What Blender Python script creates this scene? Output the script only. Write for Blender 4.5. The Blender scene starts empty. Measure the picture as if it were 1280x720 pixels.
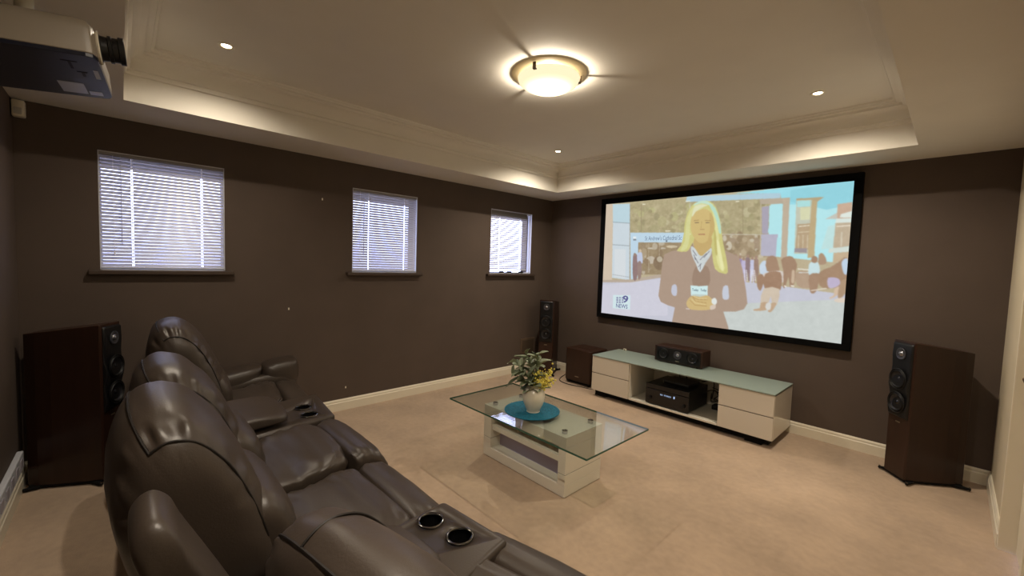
import bpy, bmesh, math, random
import numpy as np
from mathutils import Matrix, Vector, noise

random.seed(7)
PI = math.pi
SC = bpy.context.scene
COL = SC.collection

# ------------------------------------------------------------------ camera
H = 2.45            # lower soffit height
HC = 2.77           # ceiling of the raised tray
W = 4.39            # room width (screen wall)
YR = -5.12          # rear wall
TX0, TX1, TY0, TY1 = .529, 3.875, -4.606, -.514   # raised tray outline

yaw, pitch, roll = .8158, -.0596, .033
cy_, sy_ = math.cos(yaw), math.sin(yaw)
cp_, sp_ = math.cos(pitch), math.sin(pitch)
fwd = Vector((-sy_ * cp_, cy_ * cp_, sp_))
rgt = Vector((cy_, sy_, 0))
upv = rgt.cross(fwd)
cr, sr = math.cos(roll), math.sin(roll)
r2 = cr * rgt + sr * upv
u2 = -sr * rgt + cr * upv
cam_data = bpy.data.cameras.new('camera')
cam = bpy.data.objects.new('camera', cam_data)
COL.objects.link(cam)
cam_data.sensor_width = 36
cam_data.lens = 36 * 519.99 / 1280
cam_data.clip_start = .02
cam.matrix_world = Matrix(((r2.x, u2.x, -fwd.x, 4.1164), (r2.y, u2.y, -fwd.y, -4.633),
                           (r2.z, u2.z, -fwd.z, 1.5217), (0, 0, 0, 1)))
SC.camera = cam

# ------------------------------------------------------------------ sky, lamps, exposure
SC.view_settings.view_transform = 'Standard'
SC.view_settings.look = 'None'
SC.view_settings.gamma = 1
SC.view_settings.use_curve_mapping = False
SC.view_settings.exposure = 0.0
SPOT_W = 212        # each recessed downlight
DOME_W = 46         # bulb inside the glass dome
DOME_GLOW = 1.5     # glass of the dome
SKY = 7.5
WARM = (1.0, .87, .70)

world = bpy.data.worlds.new('sky')
SC.world = world
world.use_nodes = True
wn = world.node_tree.nodes
wn['Background'].inputs[0].default_value = (.60, .64, 1.0, 1)
wn['Background'].inputs[1].default_value = SKY


def lamp(name, kind, loc, energy, col=WARM, radius=.02, **kw):
    d = bpy.data.lights.new(name, kind)
    d.energy = energy
    d.color = col
    d.shadow_soft_size = radius
    for k, v in kw.items():
        setattr(d, k, v)
    o = bpy.data.objects.new(name, d)
    o.location = loc
    COL.objects.link(o)
    return o


DOWNLIGHTS = ((1.03, -4.15), (1.03, -1.10), (3.38, -1.09), (3.38, -4.13))
for (x_, y_), f_ in zip(DOWNLIGHTS, (.52, .95, 1, 1.05)):
    lamp('downlight_lamp', 'SPOT', (x_, y_, HC - .004), SPOT_W * f_, radius=.022,
         spot_size=math.radians(156), spot_blend=1.0)
lamp('dome_lamp', 'POINT', (2.2, -2.56, 2.722), DOME_W, radius=.028)


# ------------------------------------------------------------------ materials
def lin(c):
    return tuple((v / 255 / 12.92) if v / 255 <= .04045 else ((v / 255 + .055) / 1.055) ** 2.4 for v in c)


MATS = {}


def mat(name, rgb, rough=.6, spec=.4, metal=0, var=0, vscale=8, bump=0, bscale=60, coat=0, stretch=None,
        detail=4, emit=None, estr=0, trans=0):
    if name in MATS:
        return MATS[name]
    m = bpy.data.materials.new(name)
    MATS[name] = m
    m.use_nodes = True
    nt = m.node_tree
    b = nt.nodes['Principled BSDF']
    c = lin(rgb)
    b.inputs['Base Color'].default_value = (*c, 1)
    b.inputs['Roughness'].default_value = rough
    b.inputs['Specular IOR Level'].default_value = spec
    b.inputs['Metallic'].default_value = metal
    b.inputs['Coat Weight'].default_value = coat
    b.inputs['Coat Roughness'].default_value = .08
    b.inputs['Transmission Weight'].default_value = trans
    if emit:
        b.inputs['Emission Color'].default_value = (*lin(emit), 1)
        b.inputs['Emission Strength'].default_value = estr
    if var or bump:
        tc = nt.nodes.new('ShaderNodeTexCoord')
        mp = nt.nodes.new('ShaderNodeMapping')
        nt.links.new(tc.outputs['Object'], mp.inputs['Vector'])
        if stretch:
            mp.inputs['Scale'].default_value = stretch
    if var:
        n = nt.nodes.new('ShaderNodeTexNoise')
        n.inputs['Scale'].default_value = vscale
        n.inputs['Detail'].default_value = detail
        nt.links.new(mp.outputs[0], n.inputs['Vector'])
        r = nt.nodes.new('ShaderNodeValToRGB')
        r.color_ramp.elements[0].position = .3
        r.color_ramp.elements[1].position = .7
        r.color_ramp.elements[0].color = (*[max(0, v * (1 - var)) for v in c], 1)
        r.color_ramp.elements[1].color = (*[min(1, v * (1 + var)) for v in c], 1)
        nt.links.new(n.outputs[0], r.inputs[0])
        nt.links.new(r.outputs[0], b.inputs['Base Color'])
    if bump:
        n2 = nt.nodes.new('ShaderNodeTexNoise')
        n2.inputs['Scale'].default_value = bscale
        n2.inputs['Detail'].default_value = 3
        nt.links.new(mp.outputs[0], n2.inputs['Vector'])
        bp = nt.nodes.new('ShaderNodeBump')
        bp.inputs['Strength'].default_value = bump
        bp.inputs['Distance'].default_value = .01
        nt.links.new(n2.outputs[0], bp.inputs['Height'])
        nt.links.new(bp.outputs[0], b.inputs['Normal'])
    return m


def glass_mat(name, tint, refl=1.0):
    m = bpy.data.materials.new(name)
    MATS[name] = m
    m.use_nodes = True
    nt = m.node_tree
    nt.nodes.remove(nt.nodes['Principled BSDF'])
    out = nt.nodes['Material Output']
    tr = nt.nodes.new('ShaderNodeBsdfTransparent')
    tr.inputs[0].default_value = (*tint, 1)
    gl = nt.nodes.new('ShaderNodeBsdfGlossy')
    gl.inputs['Roughness'].default_value = .01
    fr = nt.nodes.new('ShaderNodeFresnel')
    fr.inputs[0].default_value = 1.5
    mu = nt.nodes.new('ShaderNodeMath')
    mu.operation = 'MULTIPLY'
    mu.inputs[1].default_value = refl
    mx = nt.nodes.new('ShaderNodeMixShader')
    ge = nt.nodes.new('ShaderNodeNewGeometry')
    iv = nt.nodes.new('ShaderNodeMath')
    iv.operation = 'SUBTRACT'
    iv.inputs[0].default_value = refl
    nt.links.new(ge.outputs['Backfacing'], iv.inputs[1])
    nt.links.new(iv.outputs[0], mu.inputs[1])
    mu.use_clamp = True
    nt.links.new(fr.outputs[0], mu.inputs[0])
    nt.links.new(mu.outputs[0], mx.inputs[0])
    nt.links.new(tr.outputs[0], mx.inputs[1])
    nt.links.new(gl.outputs[0], mx.inputs[2])
    nt.links.new(mx.outputs[0], out.inputs[0])
    return m


def emis_mat(name, rgb, strength):
    m = bpy.data.materials.new(name)
    MATS[name] = m
    m.use_nodes = True
    nt = m.node_tree
    nt.nodes.remove(nt.nodes['Principled BSDF'])
    e = nt.nodes.new('ShaderNodeEmission')
    e.inputs[0].default_value = (*lin(rgb), 1)
    e.inputs[1].default_value = strength
    nt.links.new(e.outputs[0], nt.nodes['Material Output'].inputs[0])
    return m


M_wall = mat('brown_wall_paint', (88, 76, 68), .75, .25, var=.05, vscale=3, bump=.12, bscale=220)
M_ceil = mat('cream_ceiling_paint', (226, 221, 210), .8, .2, var=.015, vscale=4, bump=.05, bscale=260)
M_trim = mat('white_gloss_trim_paint', (228, 220, 200), .35, .4)
M_rwall = mat('cream_wall_paint', (206, 194, 168), .7, .25, var=.03, vscale=4)
M_sill = mat('brown_sill_paint', (72, 60, 52), .5, .3)
M_alu = mat('white_window_frame', (205, 208, 216), .35, .4)
M_blackpl = mat('black_plastic', (16, 16, 17), .35, .4)
M_blackmat = mat('matt_black', (14, 13, 13), .8, .2)
M_velvet = mat('black_velvet_frame', (9, 9, 10), .95, .1)
M_gloss = mat('white_gloss_lacquer', (222, 216, 202), .12, .5, coat=.4)
M_glosscream = mat('cream_gloss_drawer_front', (214, 206, 192), .16, .5, coat=.3)
M_chrome = mat('chrome', (200, 200, 205), .12, .5, metal=1)
M_darkchrome = mat('dark_chrome', (120, 118, 116), .15, .5, metal=1)
M_leather = mat('brown_leather', (60, 51, 44), .42, .5, var=.06, vscale=5, bump=.06, bscale=160)
M_leather2 = mat('dark_brown_leather', (48, 40, 36), .45, .45, var=.06, vscale=5, bump=.06, bscale=160)
M_seam = mat('leather_seam', (28, 23, 20), .6, .3)
M_glass = glass_mat('clear_glass', (.95, .985, .97), 1.3)
M_pane = glass_mat('window_glass', (.95, .97, .98))
M_slat = None


def wood_mat(name, rgb):
    m = mat(name, rgb, .34, .4, var=.13, vscale=3, stretch=(9, 9, .7), detail=8)
    return m


M_mahog = wood_mat('mahogany_veneer', (48, 29, 20))


def carpet():
    m = mat('beige_carpet', (182, 158, 134), .95, .1)
    nt = m.node_tree
    b = nt.nodes['Principled BSDF']
    tc = nt.nodes.new('ShaderNodeTexCoord')
    mixes = []
    for sc_, det, lo, hi in ((2.6, 6, .86, 1.10), (24, 3, .93, 1.06), (420, 2, .78, 1.2)):
        n = nt.nodes.new('ShaderNodeTexNoise')
        n.inputs['Scale'].default_value = sc_
        n.inputs['Detail'].default_value = det
        nt.links.new(tc.outputs['Object'], n.inputs['Vector'])
        r = nt.nodes.new('ShaderNodeMapRange')
        r.inputs['From Min'].default_value = .3
        r.inputs['From Max'].default_value = .7
        r.inputs['To Min'].default_value = lo
        r.inputs['To Max'].default_value = hi
        nt.links.new(n.outputs[0], r.inputs[0])
        mixes.append((n, r))
    a = nt.nodes.new('ShaderNodeMath'); a.operation = 'MULTIPLY'
    c = nt.nodes.new('ShaderNodeMath'); c.operation = 'MULTIPLY'
    nt.links.new(mixes[0][1].outputs[0], a.inputs[0])
    nt.links.new(mixes[1][1].outputs[0], a.inputs[1])
    nt.links.new(a.outputs[0], c.inputs[0])
    nt.links.new(mixes[2][1].outputs[0], c.inputs[1])
    mx = nt.nodes.new('ShaderNodeMix')
    mx.data_type = 'RGBA'
    mx.blend_type = 'MULTIPLY'
    mx.inputs['Factor'].default_value = 1
    mx.inputs[6].default_value = (*lin((182, 158, 134)), 1)
    nt.links.new(c.outputs[0], mx.inputs[7])
    nt.links.new(mx.outputs[2], b.inputs['Base Color'])
    bp = nt.nodes.new('ShaderNodeBump')
    bp.inputs['Strength'].default_value = .5
    bp.inputs['Distance'].default_value = .006
    nt.links.new(mixes[2][0].outputs[0], bp.inputs['Height'])
    nt.links.new(bp.outputs[0], b.inputs['Normal'])
    b.inputs['Sheen Weight'].default_value = .25
    return m


M_carpet = carpet()


def slat_mat():
    m = bpy.data.materials.new('white_blind_slat')
    m.use_nodes = True
    nt = m.node_tree
    b = nt.nodes['Principled BSDF']
    b.inputs['Base Color'].default_value = (.44, .43, .46, 1)
    b.inputs['Roughness'].default_value = .3
    t = nt.nodes.new('ShaderNodeBsdfTranslucent')
    t.inputs[0].default_value = (.72, .72, .78, 1)
    mx = nt.nodes.new('ShaderNodeMixShader')
    mx.inputs[0].default_value = .07
    nt.links.new(b.outputs[0], mx.inputs[1])
    nt.links.new(t.outputs[0], mx.inputs[2])
    nt.links.new(mx.outputs[0], nt.nodes['Material Output'].inputs[0])
    return m


M_slat = slat_mat()

# ------------------------------------------------------------------ helpers
ROOT = {}


def thing(name, label, cat, loc=(0, 0, 0), rotz=0, group=None):
    o = bpy.data.objects.new(name, None)
    o.empty_display_size = .1
    COL.objects.link(o)
    o.location = loc
    o.rotation_euler = (0, 0, rotz)
    tag(o, label, cat, group)
    ROOT[o.name] = Matrix.Translation(loc) @ Matrix.Rotation(rotz, 4, 'Z')
    return o


def tag(o, label, cat, group=None):
    o['label'] = label
    o['category'] = cat
    if group:
        o['group'] = group
    return o


def root_matrix(o):
    while o.parent:
        o = o.parent
    return ROOT.get(o.name, Matrix.Identity(4))


class MB:
    def __init__(s):
        s.bm = bmesh.new()

    def box(s, x0, x1, y0, y1, z0, z1, bev=0, seg=2, M=None):
        r = bmesh.ops.create_cube(s.bm, size=1)
        vs = r['verts']
        for v in vs:
            v.co = Vector((x0 + (v.co.x + .5) * (x1 - x0), y0 + (v.co.y + .5) * (y1 - y0), z0 + (v.co.z + .5) * (z1 - z0)))
        if bev:
            es = list({e for v in vs for e in v.link_edges})
            rr = bmesh.ops.bevel(s.bm, geom=es, offset=bev, segments=seg, affect='EDGES', profile=.5)
            vs = list({v for f in rr['faces'] for v in f.verts} | {v for v in vs if v.is_valid})
        if M:
            bmesh.ops.transform(s.bm, matrix=M, verts=[v for v in vs if v.is_valid])
        return s

    def lathe(s, prof, center=(0, 0, 0), n=32, axis='z', cap=True):
        rings = []
        for r, h in prof:
            ring = []
            for i in range(n):
                a = 2 * PI * i / n
                p = (r * math.cos(a), r * math.sin(a), h)
                if axis == 'y':
                    p = (p[0], p[2], p[1])
                elif axis == 'x':
                    p = (p[2], p[0], p[1])
                ring.append(s.bm.verts.new((center[0] + p[0], center[1] + p[1], center[2] + p[2])))
            rings.append(ring)
        for a, b in zip(rings, rings[1:]):
            for i in range(n):
                j = (i + 1) % n
                s.bm.faces.new((a[i], a[j], b[j], b[i]))
        if cap:
            for ring in (rings[0], rings[-1]):
                try:
                    s.bm.faces.new(ring)
                except ValueError:
                    pass
        return s

    def tube(s, pts, r, n=8, closed=False):
        pts = [Vector(p) for p in pts]
        k = len(pts)
        rings = []
        prev = None
        for i, p in enumerate(pts):
            if closed:
                t = pts[(i + 1) % k] - pts[i - 1]
            else:
                t = pts[min(i + 1, k - 1)] - pts[max(i - 1, 0)]
            if t.length < 1e-9:
                t = Vector((0, 0, 1))
            t.normalize()
            a = prev if prev is not None else (Vector((0, 0, 1)) if abs(t.z) < .9 else Vector((1, 0, 0)))
            b = t.cross(a)
            if b.length < 1e-6:
                b = t.cross(Vector((.3, .8, .5)))
            b.normalize()
            a = b.cross(t).normalized()
            prev = a
            rr = r[i] if isinstance(r, (list, tuple)) else r
            rings.append([s.bm.verts.new(p + rr * (math.cos(2 * PI * j / n) * a + math.sin(2 * PI * j / n) * b)) for j in range(n)])
        rng = range(k if closed else k - 1)
        for i in rng:
            A, B = rings[i], rings[(i + 1) % k]
            for j in range(n):
                s.bm.faces.new((A[j], A[(j + 1) % n], B[(j + 1) % n], B[j]))
        if not closed:
            s.bm.faces.new(rings[0])
            s.bm.faces.new(rings[-1])
        return s

    def prism(s, poly, a0, a1, axis='x'):
        """poly in the plane normal to axis, extruded from a0 to a1"""
        def mk(p, a):
            return {'x': (a, p[0], p[1]), 'y': (p[0], a, p[1]), 'z': (p[0], p[1], a)}[axis]
        A = [s.bm.verts.new(mk(p, a0)) for p in poly]
        B = [s.bm.verts.new(mk(p, a1)) for p in poly]
        n = len(poly)
        s.bm.faces.new(A)
        s.bm.faces.new(B)
        for i in range(n):
            s.bm.faces.new((A[i], A[(i + 1) % n], B[(i + 1) % n], B[i]))
        return s

    def build(s, name, m, parent=None, smooth=False, world=False, bevel=0, angle=35):
        bmesh.ops.recalc_face_normals(s.bm, faces=s.bm.faces)
        me = bpy.data.meshes.new(name)
        if world and parent is not None:
            bmesh.ops.transform(s.bm, matrix=root_matrix(parent).inverted(), verts=s.bm.verts)
        s.bm.to_mesh(me)
        s.bm.free()
        o = bpy.data.objects.new(name, me)
        COL.objects.link(o)
        for q in (m if isinstance(m, (list, tuple)) else [m]):
            me.materials.append(q)
        if parent is not None:
            o.parent = parent
        if smooth:
            me.set_sharp_from_angle(angle=math.radians(angle))
            for p in me.polygons:
                p.use_smooth = True
        if bevel:
            b = o.modifiers.new('bevel', 'BEVEL')
            b.width = bevel
            b.segments = 2
            b.limit_method = 'ANGLE'
            b.angle_limit = math.radians(40)
        return o


def structure(o):
    o['kind'] = 'structure'
    return o


def copy_tree(o, parent=None):
    c = o.copy()
    COL.objects.link(c)
    c.parent = parent
    for ch in [q for q in bpy.data.objects if q.parent == o]:
        copy_tree(ch, c)
    return c


def crom(pts, n, closed=True):
    """Catmull-Rom samples through pts"""
    k = len(pts)
    out = []
    segs = k if closed else k - 1
    for i in range(n):
        t = i / n * segs if closed else i / (n - 1) * segs
        a = min(int(t), segs - 1)
        f = t - a
        g = (lambda j: pts[j % k]) if closed else (lambda j: pts[min(max(j, 0), k - 1)])
        p0, p1, p2, p3 = g(a - 1), g(a), g(a + 1), g(a + 2)
        out.append(tuple(.5 * (2 * p1[d] + (p2[d] - p0[d]) * f + (2 * p0[d] - 5 * p1[d] + 4 * p2[d] - p3[d]) * f * f
                               + (3 * p1[d] - p0[d] - 3 * p2[d] + p3[d]) * f ** 3) for d in range(len(p1))))
    return out


# ------------------------------------------------------------------ room shell
WIN = ((-4.741, -4.010), (-2.957, -2.233), (-1.167, -.414))
ZS, ZT = 1.379, 2.212
structure(MB().box(-.2, W + 1.3, YR - .1, .1, -.1, 0).build('floor', M_carpet))
# left wall with three openings
m = MB()
ys = [YR - .1] + [v for w in WIN for v in w] + [.1]
for a, b in zip(ys[0::2], ys[1::2]):
    m.box(-.2, 0, a, b, 0, H + .5)
for a, b in WIN:
    m.box(-.2, 0, a, b, 0, ZS)
    m.box(-.2, 0, a, b, ZT, H + .5)
wall_left = structure(m.build('wall_left', M_wall))
structure(MB().box(0, W + .1, 0, .1, 0, H + .5).build('wall_front', M_wall))
wall_rear = structure(MB().box(0, W + .1, YR - .1, YR, 0, H + .5).build('wall_rear', M_wall))
DY0, DY1, DZ = -1.95, -1.04, 2.06
m = MB()
m.box(W, W + .1, DY1, 0, 0, H + .5)
m.box(W, W + .1, YR, DY0, 0, H + .5)
m.box(W, W + .1, DY0, DY1, DZ, H + .5)
structure(m.build('wall_right', M_rwall))
# soffit ring, fascia and tray
m = MB()
m.box(0, TX0, YR, 0, H, H + .33)
m.box(TX1, W, YR, 0, H, H + .33)
m.box(TX0, TX1, YR, TY0, H, H + .33)
m.box(TX0, TX1, TY1, 0, H, H + .33)
m.box(TX0 - .05, TX1 + .05, TY0 - .05, TY1 + .05, HC, HC + .08)
structure(m.build('ceiling', M_ceil))


def rect_loft(prof, x0, x1, y0, y1, name, material):
    """sweep (offset inward, z) profile round the inside of a rectangle"""
    mb = MB()
    rings = []
    for o, z in prof:
        rings.append([mb.bm.verts.new(p) for p in ((x0 + o, y0 + o, z), (x1 - o, y0 + o, z), (x1 - o, y1 - o, z), (x0 + o, y1 - o, z))])
    for a, b in zip(rings, rings[1:]):
        for i in range(4):
            mb.bm.faces.new((a[i], a[(i + 1) % 4], b[(i + 1) % 4], b[i]))
    return structure(mb.build(name, material))


cove = [(.032 + .05 * (1 - math.cos(t * PI / 12)), 2.655 + .07 * math.sin(t * PI / 12)) for t in range(7)]
rect_loft([(-.01, 2.612), (.014, 2.612), (.018, 2.622), (.018, 2.638), (.032, 2.642)] + cove +
          [(.095, 2.725), (.097, 2.742), (.125, 2.744), (.130, 2.756), (.142, 2.758), (.146, 2.775)],
          TX0, TX1, TY0, TY1, 'trim_1', M_ceil)

# baseboards
BASE = [(0, 0), (.018, 0), (.018, .078), (.013, .085), (.013, .1), (.006, .112), (0, .112)]
structure(MB().prism([(o, z) for o, z in BASE], YR, 0, 'y').build('baseboard_left', M_trim))
structure(MB().prism([(-o, z) for o, z in BASE], 0, W, 'x').build('baseboard_front', M_trim))
structure(MB().prism([(YR + o, z) for o, z in BASE], 0, W, 'x').build('baseboard_rear', M_trim))
m = MB()
m.prism([(W - o, z) for o, z in BASE], DY1 - .0, 0, 'y')
m.prism([(W - o, z) for o, z in BASE], YR, DY0 - .07, 'y')
structure(m.build('baseboard_right', M_trim))

# doorway at right: architrave and recessed white door
m = MB()
m.box(W - .014, W + .1, DY1 - .012, DY1 + .0, 0, DZ)
m.box(W - .014, W + .1, DY0, DY0 + .012, 0, DZ)
m.box(W - .014, W + .1, DY0, DY1, DZ - .012, DZ)
m.box(W - .016, W, DY0 - .065, DY0, 0, DZ + .065)
m.box(W - .016, W, DY0 - .065, DY1 + .0, DZ, DZ + .065)
structure(m.build('trim_2', M_trim, bevel=.003))
door = structure(MB().box(W + .055, W + .093, DY0 + .015, DY1 - .015, .012, DZ - .015, .002).build('door_1', M_trim))
m = MB().lathe([(.024, 0), (.026, -.006), (.012, -.01), (.010, -.045)], (W + .055, -1.17, 1.0), 20, 'x')
m.tube([(W + .012, -1.17, 1.0), (W + .010, -1.20, 1.0), (W + .010, -1.29, .998)], .009, 10)
m.build('door_handle', mat('brass', (170, 130, 70), .25, .5, metal=1), door, smooth=True)
for z in (.25, 1.8):
    MB().box(W + .045, W + .056, DY0 + .012, DY0 + .03, z, z + .1).build('hinge', MATS['brass'], door)

# outside the windows
structure(MB().box(-8, -.2, -12, 5, -.12, -.02).build('ground_outside', mat('outdoor_paving', (150, 146, 140), .9, .2, var=.1, vscale=6)))
structure(MB().box(-.85, -.2, -7, 2, 2.222, 2.36).build('trim_3', mat('eave_lining', (150, 140, 128), .8, .2)))

# windows: frame > pane, sill
for i, (a, b) in enumerate(WIN):
    m = MB()
    for y0, y1, z0, z1 in ((a, a + .014, ZS, ZT), (b - .014, b, ZS, ZT), (a, b, ZS, ZS + .02), (a, b, ZT - .02, ZT)):
        m.box(-.062, -.034, y0, y1, z0, z1)
    w = structure(m.build('window_%d' % (i + 1), M_alu, bevel=.002))
    m = MB()
    for y0, y1, z0, z1 in ((a, a + .006, ZS, ZT), (b - .006, b, ZS, ZT), (a, b, ZT - .006, ZT), (a, b, ZS, ZS + .006)):
        m.box(-.036, -.002, y0, y1, z0, z1)
    m.build('reveal_lining', M_alu, w)
    MB().box(-.050, -.046, a + .014, b - .014, ZS + .02, ZT - .02).build('glass_pane', M_pane, w)
    MB().box(-.033, .045, a - .06, b + .06, ZS - .032, ZS, .007, 3).build('window_sill', M_sill, w)

# venetian blinds
BL = (('white venetian blind on the largest-looking window, nearest the rear left speaker', .004, .004, .022, .012),
      ('white venetian blind on the middle window of the left wall', .004, .010, .022, .012),
      ('white venetian blind hung short on the window nearest the screen', .006, .085, .028, .045))
for i, ((a, b), (lab, ga, gb, hh, gap)) in enumerate(zip(WIN, BL)):
    a += ga; b -= gb
    L = b - a
    TILT = math.radians((65, 65, 47)[i])
    X = -.015
    t = thing('venetian_blind', lab, 'blind', (X, (a + b) / 2, ZS), 0, 'venetian blinds on the left wall')
    top = ZT - (.007 if i < 2 else .05)
    MB().box(X - .013, X + .013, a, b, top - hh, top, .002).build('head_rail', mat('grey_head_rail', (140, 138, 140), .4, .4), t, world=True)
    if i == 2:
        MB().box(X - .010, X - .004, a, b, top + .002, top + .040).build('valance_clip', mat('grey_clip_strip', (120, 116, 112), .5), t, world=True)
    z0 = ZS + gap
    MB().box(X - .012, X + .012, a + .002, b - .002, z0, z0 + .012, .003).build('bottom_rail', M_alu, t, world=True)
    # one slat, slightly cupped, outer edge up
    sm = bmesh.new()
    cs = []
    for k in range(5):
        u = (k / 4 - .5) * .0255
        c = .0016 * (1 - (2 * u / .0255) ** 2)
        cs.append((-u * math.cos(TILT) + c * math.sin(TILT), u * math.sin(TILT) + c * math.cos(TILT)))
    # cord route holes: the middle of the slat is left out for a centimetre at each cord
    cuts = [-L / 2 + .002]
    for fy in (.235, .80):
        cuts += [-L / 2 + L * fy - .0055, -L / 2 + L * fy + .0055]
    cuts.append(L / 2 - .002)
    rows = [[sm.verts.new((p[0], y, p[1])) for p in cs] for y in cuts]
    for s in range(5):
        for k in range(4):
            if s in (1, 3) and k in (1, 2):
                continue
            sm.faces.new((rows[s][k], rows[s][k + 1], rows[s + 1][k + 1], rows[s + 1][k]))
    me = bpy.data.meshes.new('slat')
    sm.to_mesh(me); sm.free()
    me.materials.append(M_slat)
    for p in me.polygons:
        p.use_smooth = True
    zlo, zhi = z0 + .024, top - hh - .010
    ns = round((zhi - zlo) / .0245)
    for q in range(ns + 1):
        z = zlo + (zhi - zlo) * q / ns
        o = bpy.data.objects.new('slat', me)
        COL.objects.link(o)
        o.parent = t
        o.location = (0, 0, z - ZS)
    for fy in (.235, .80):
        y = a + L * fy
        MB().tube([(X + .011, y, top - hh), (X + .011, y, z0 + .01)], .0014, 5).build('ladder_cord', mat('white_cord', (240, 238, 235), .8), t, world=True)
        MB().tube([(X - .011, y, top - hh), (X - .011, y, z0 + .01)], .0014, 5).build('ladder_cord', MATS['white_cord'], t, world=True)
    y = a + L * .155
    MB().tube([(X + .02, y, top - .02), (X + .021, y, ZS + .18)], .0028, 6).build('tilt_wand', mat('clear_wand', (190, 190, 200), .2), t, world=True)
    y = a + L * .10
    MB().tube([(X + .02, y, top - .02), (X + .02, y, ZS + .14)], .0012, 5).lathe([(.002, .03), (.006, 0)], (X + .02, y, ZS + .11), 8).build('pull_cord', MATS['white_cord'], t, world=True)
# dark latch clutter at the bottom of the third window
m = MB()
m.box(-.033, -.012, -1.13, -.55, ZS + .006, ZS + .02, .003)
for y in (-.98, -.84, -.62):
    m.box(-.033, -.008, y, y + .07, ZS + .01, ZS + .034, .004)
tag(m.build('window_winder', M_blackpl), 'black window winder lying behind the gap under the short blind', 'window winder')

# small wall things
for y, z in ((-3.244, 2.063), (-3.009, .223), (-3.531, 1.042)):
    MB().box(0, .002, y - .006, y + .006, z - .01, z + .01, .0008).build('plaster_chip', M_trim, wall_left)
t = thing('wall_plate', 'brown square wall plate low on the left wall beside the corner', 'wall plate', (0, -.425, .25))
MB().box(.001, .012, -.565, -.285, .25, .468, .004).build('frame', mat('brown_plate', (96, 80, 66), .5), t, world=True)
MB().box(.012, .016, -.54, -.31, .275, .443, .002).build('cover', mat('brown_plate_cover', (78, 66, 54), .5), t, world=True)
t = thing('motion_sensor', 'small white motion sensor under the soffit in the rear left corner', 'sensor', (.03, -5.085, 2.34))
MB().box(.005, .055, -5.115, -5.058, 2.335, 2.438, .008).build('body', M_trim, t, world=True, smooth=True)
MB().box(.055, .06, -5.105, -5.07, 2.35, 2.39, .002).build('lens', mat('sensor_lens', (190, 186, 176), .3), t, world=True)
t = thing('power_board', 'white power board strip fixed low on the rear wall beside the tall speaker', 'power board', (.5, -5.1, .16))
MB().box(.27, 1.1, -5.119, -5.09, .17, .275, .006).build('body', M_alu, t, world=True)
for k in range(5):
    MB().box(.33 + k * .14, .40 + k * .14, -5.09, -5.086, .195, .25, .002).build('socket', mat('socket_grey', (170, 165, 175), .4), t, world=True)

# ------------------------------------------------------------------ ceiling lights
def bowl_mat():
    m = emis_mat('lit_frosted_glass', (255, 236, 194), DOME_GLOW)
    nt = m.node_tree
    e = [n for n in nt.nodes if n.type == 'EMISSION'][0]
    tc = nt.nodes.new('ShaderNodeTexCoord')
    ln = nt.nodes.new('ShaderNodeVectorMath')
    ln.operation = 'LENGTH'
    mp = nt.nodes.new('ShaderNodeMapping')
    mp.inputs['Scale'].default_value = (1, 1, 0)
    nt.links.new(tc.outputs['Object'], mp.inputs['Vector'])
    nt.links.new(mp.outputs[0], ln.inputs[0])
    r = nt.nodes.new('ShaderNodeMapRange')
    r.interpolation_type = 'SMOOTHSTEP'
    r.inputs['From Min'].default_value = .04
    r.inputs['From Max'].default_value = .18
    r.inputs['To Min'].default_value = DOME_GLOW * 3.2
    r.inputs['To Max'].default_value = DOME_GLOW * .75
    nt.links.new(ln.outputs['Value'], r.inputs[0])
    nt.links.new(r.outputs[0], e.inputs[1])
    return m


t = thing('ceiling_lamp', 'round frosted glass dome lamp, lit, in the middle of the tray ceiling', 'ceiling lamp', (2.2, -2.56, HC))
MB().lathe([(.02, HC), (.240, HC), (.246, HC - .002), (.240, HC - .005), (.02, HC - .006)], (2.2, -2.56, 0), 64).build(
    'pan', mat('cream_lamp_pan', (190, 172, 134), .5, emit=(255, 214, 150), estr=.12), t, smooth=True, world=True)
prof = []
for k in range(13):
    a = k / 12 * PI / 2
    prof.append((.203 * math.sin(a) + .0005, 2.742 - .085 * math.cos(a)))
prof2 = [(max(r - .004, .0004), z + .004) for r, z in prof][::-1]
MB().lathe(prof + prof2, (2.2, -2.56, 0), 64, cap=False).build('glass_bowl', bowl_mat(), t, smooth=True, world=True)
for k in range(3):
    a = math.radians(47 + 120 * k)
    c, s_ = math.cos(a), math.sin(a)
    M = Matrix.Translation((2.2, -2.56, 0)) @ Matrix.Rotation(a, 4, 'Z')
    MB().box(.207, .214, -.011, .011, 2.722, 2.762, .002, M=M).box(.192, .214, -.011, .011, 2.719, 2.726, .002, M=M).build(
        'clip', mat('bronze_clip', (90, 74, 56), .4, metal=.6), t, world=True)
DL = ('lit round recessed downlight in the tray corner above the first blind, near the projector',
      'lit round recessed downlight in the tray corner near the third blind',
      'lit round recessed downlight in the tray corner above the right end of the screen',
      'lit round recessed downlight in the tray corner nearest the doorway')
for (x, y), lab in zip(DOWNLIGHTS, DL):
    t = thing('downlight', lab, 'downlight', (x, y, HC), 0, 'recessed downlights in the tray')
    MB().lathe([(.026, -.001), (.044, -.001), (.046, -.004), (.040, -.007), (.030, -.006)], (0, 0, 0), 32, cap=False).build('trim_ring', M_trim, t, smooth=True)
    MB().lathe([(.0005, .012), (.024, .012), (.025, -.003), (.0005, -.0025)], (0, 0, 0), 24, cap=False).build(
        'lens', MATS.get('lit_lens') or emis_mat('lit_lens', (255, 236, 200), 30), t)

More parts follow.
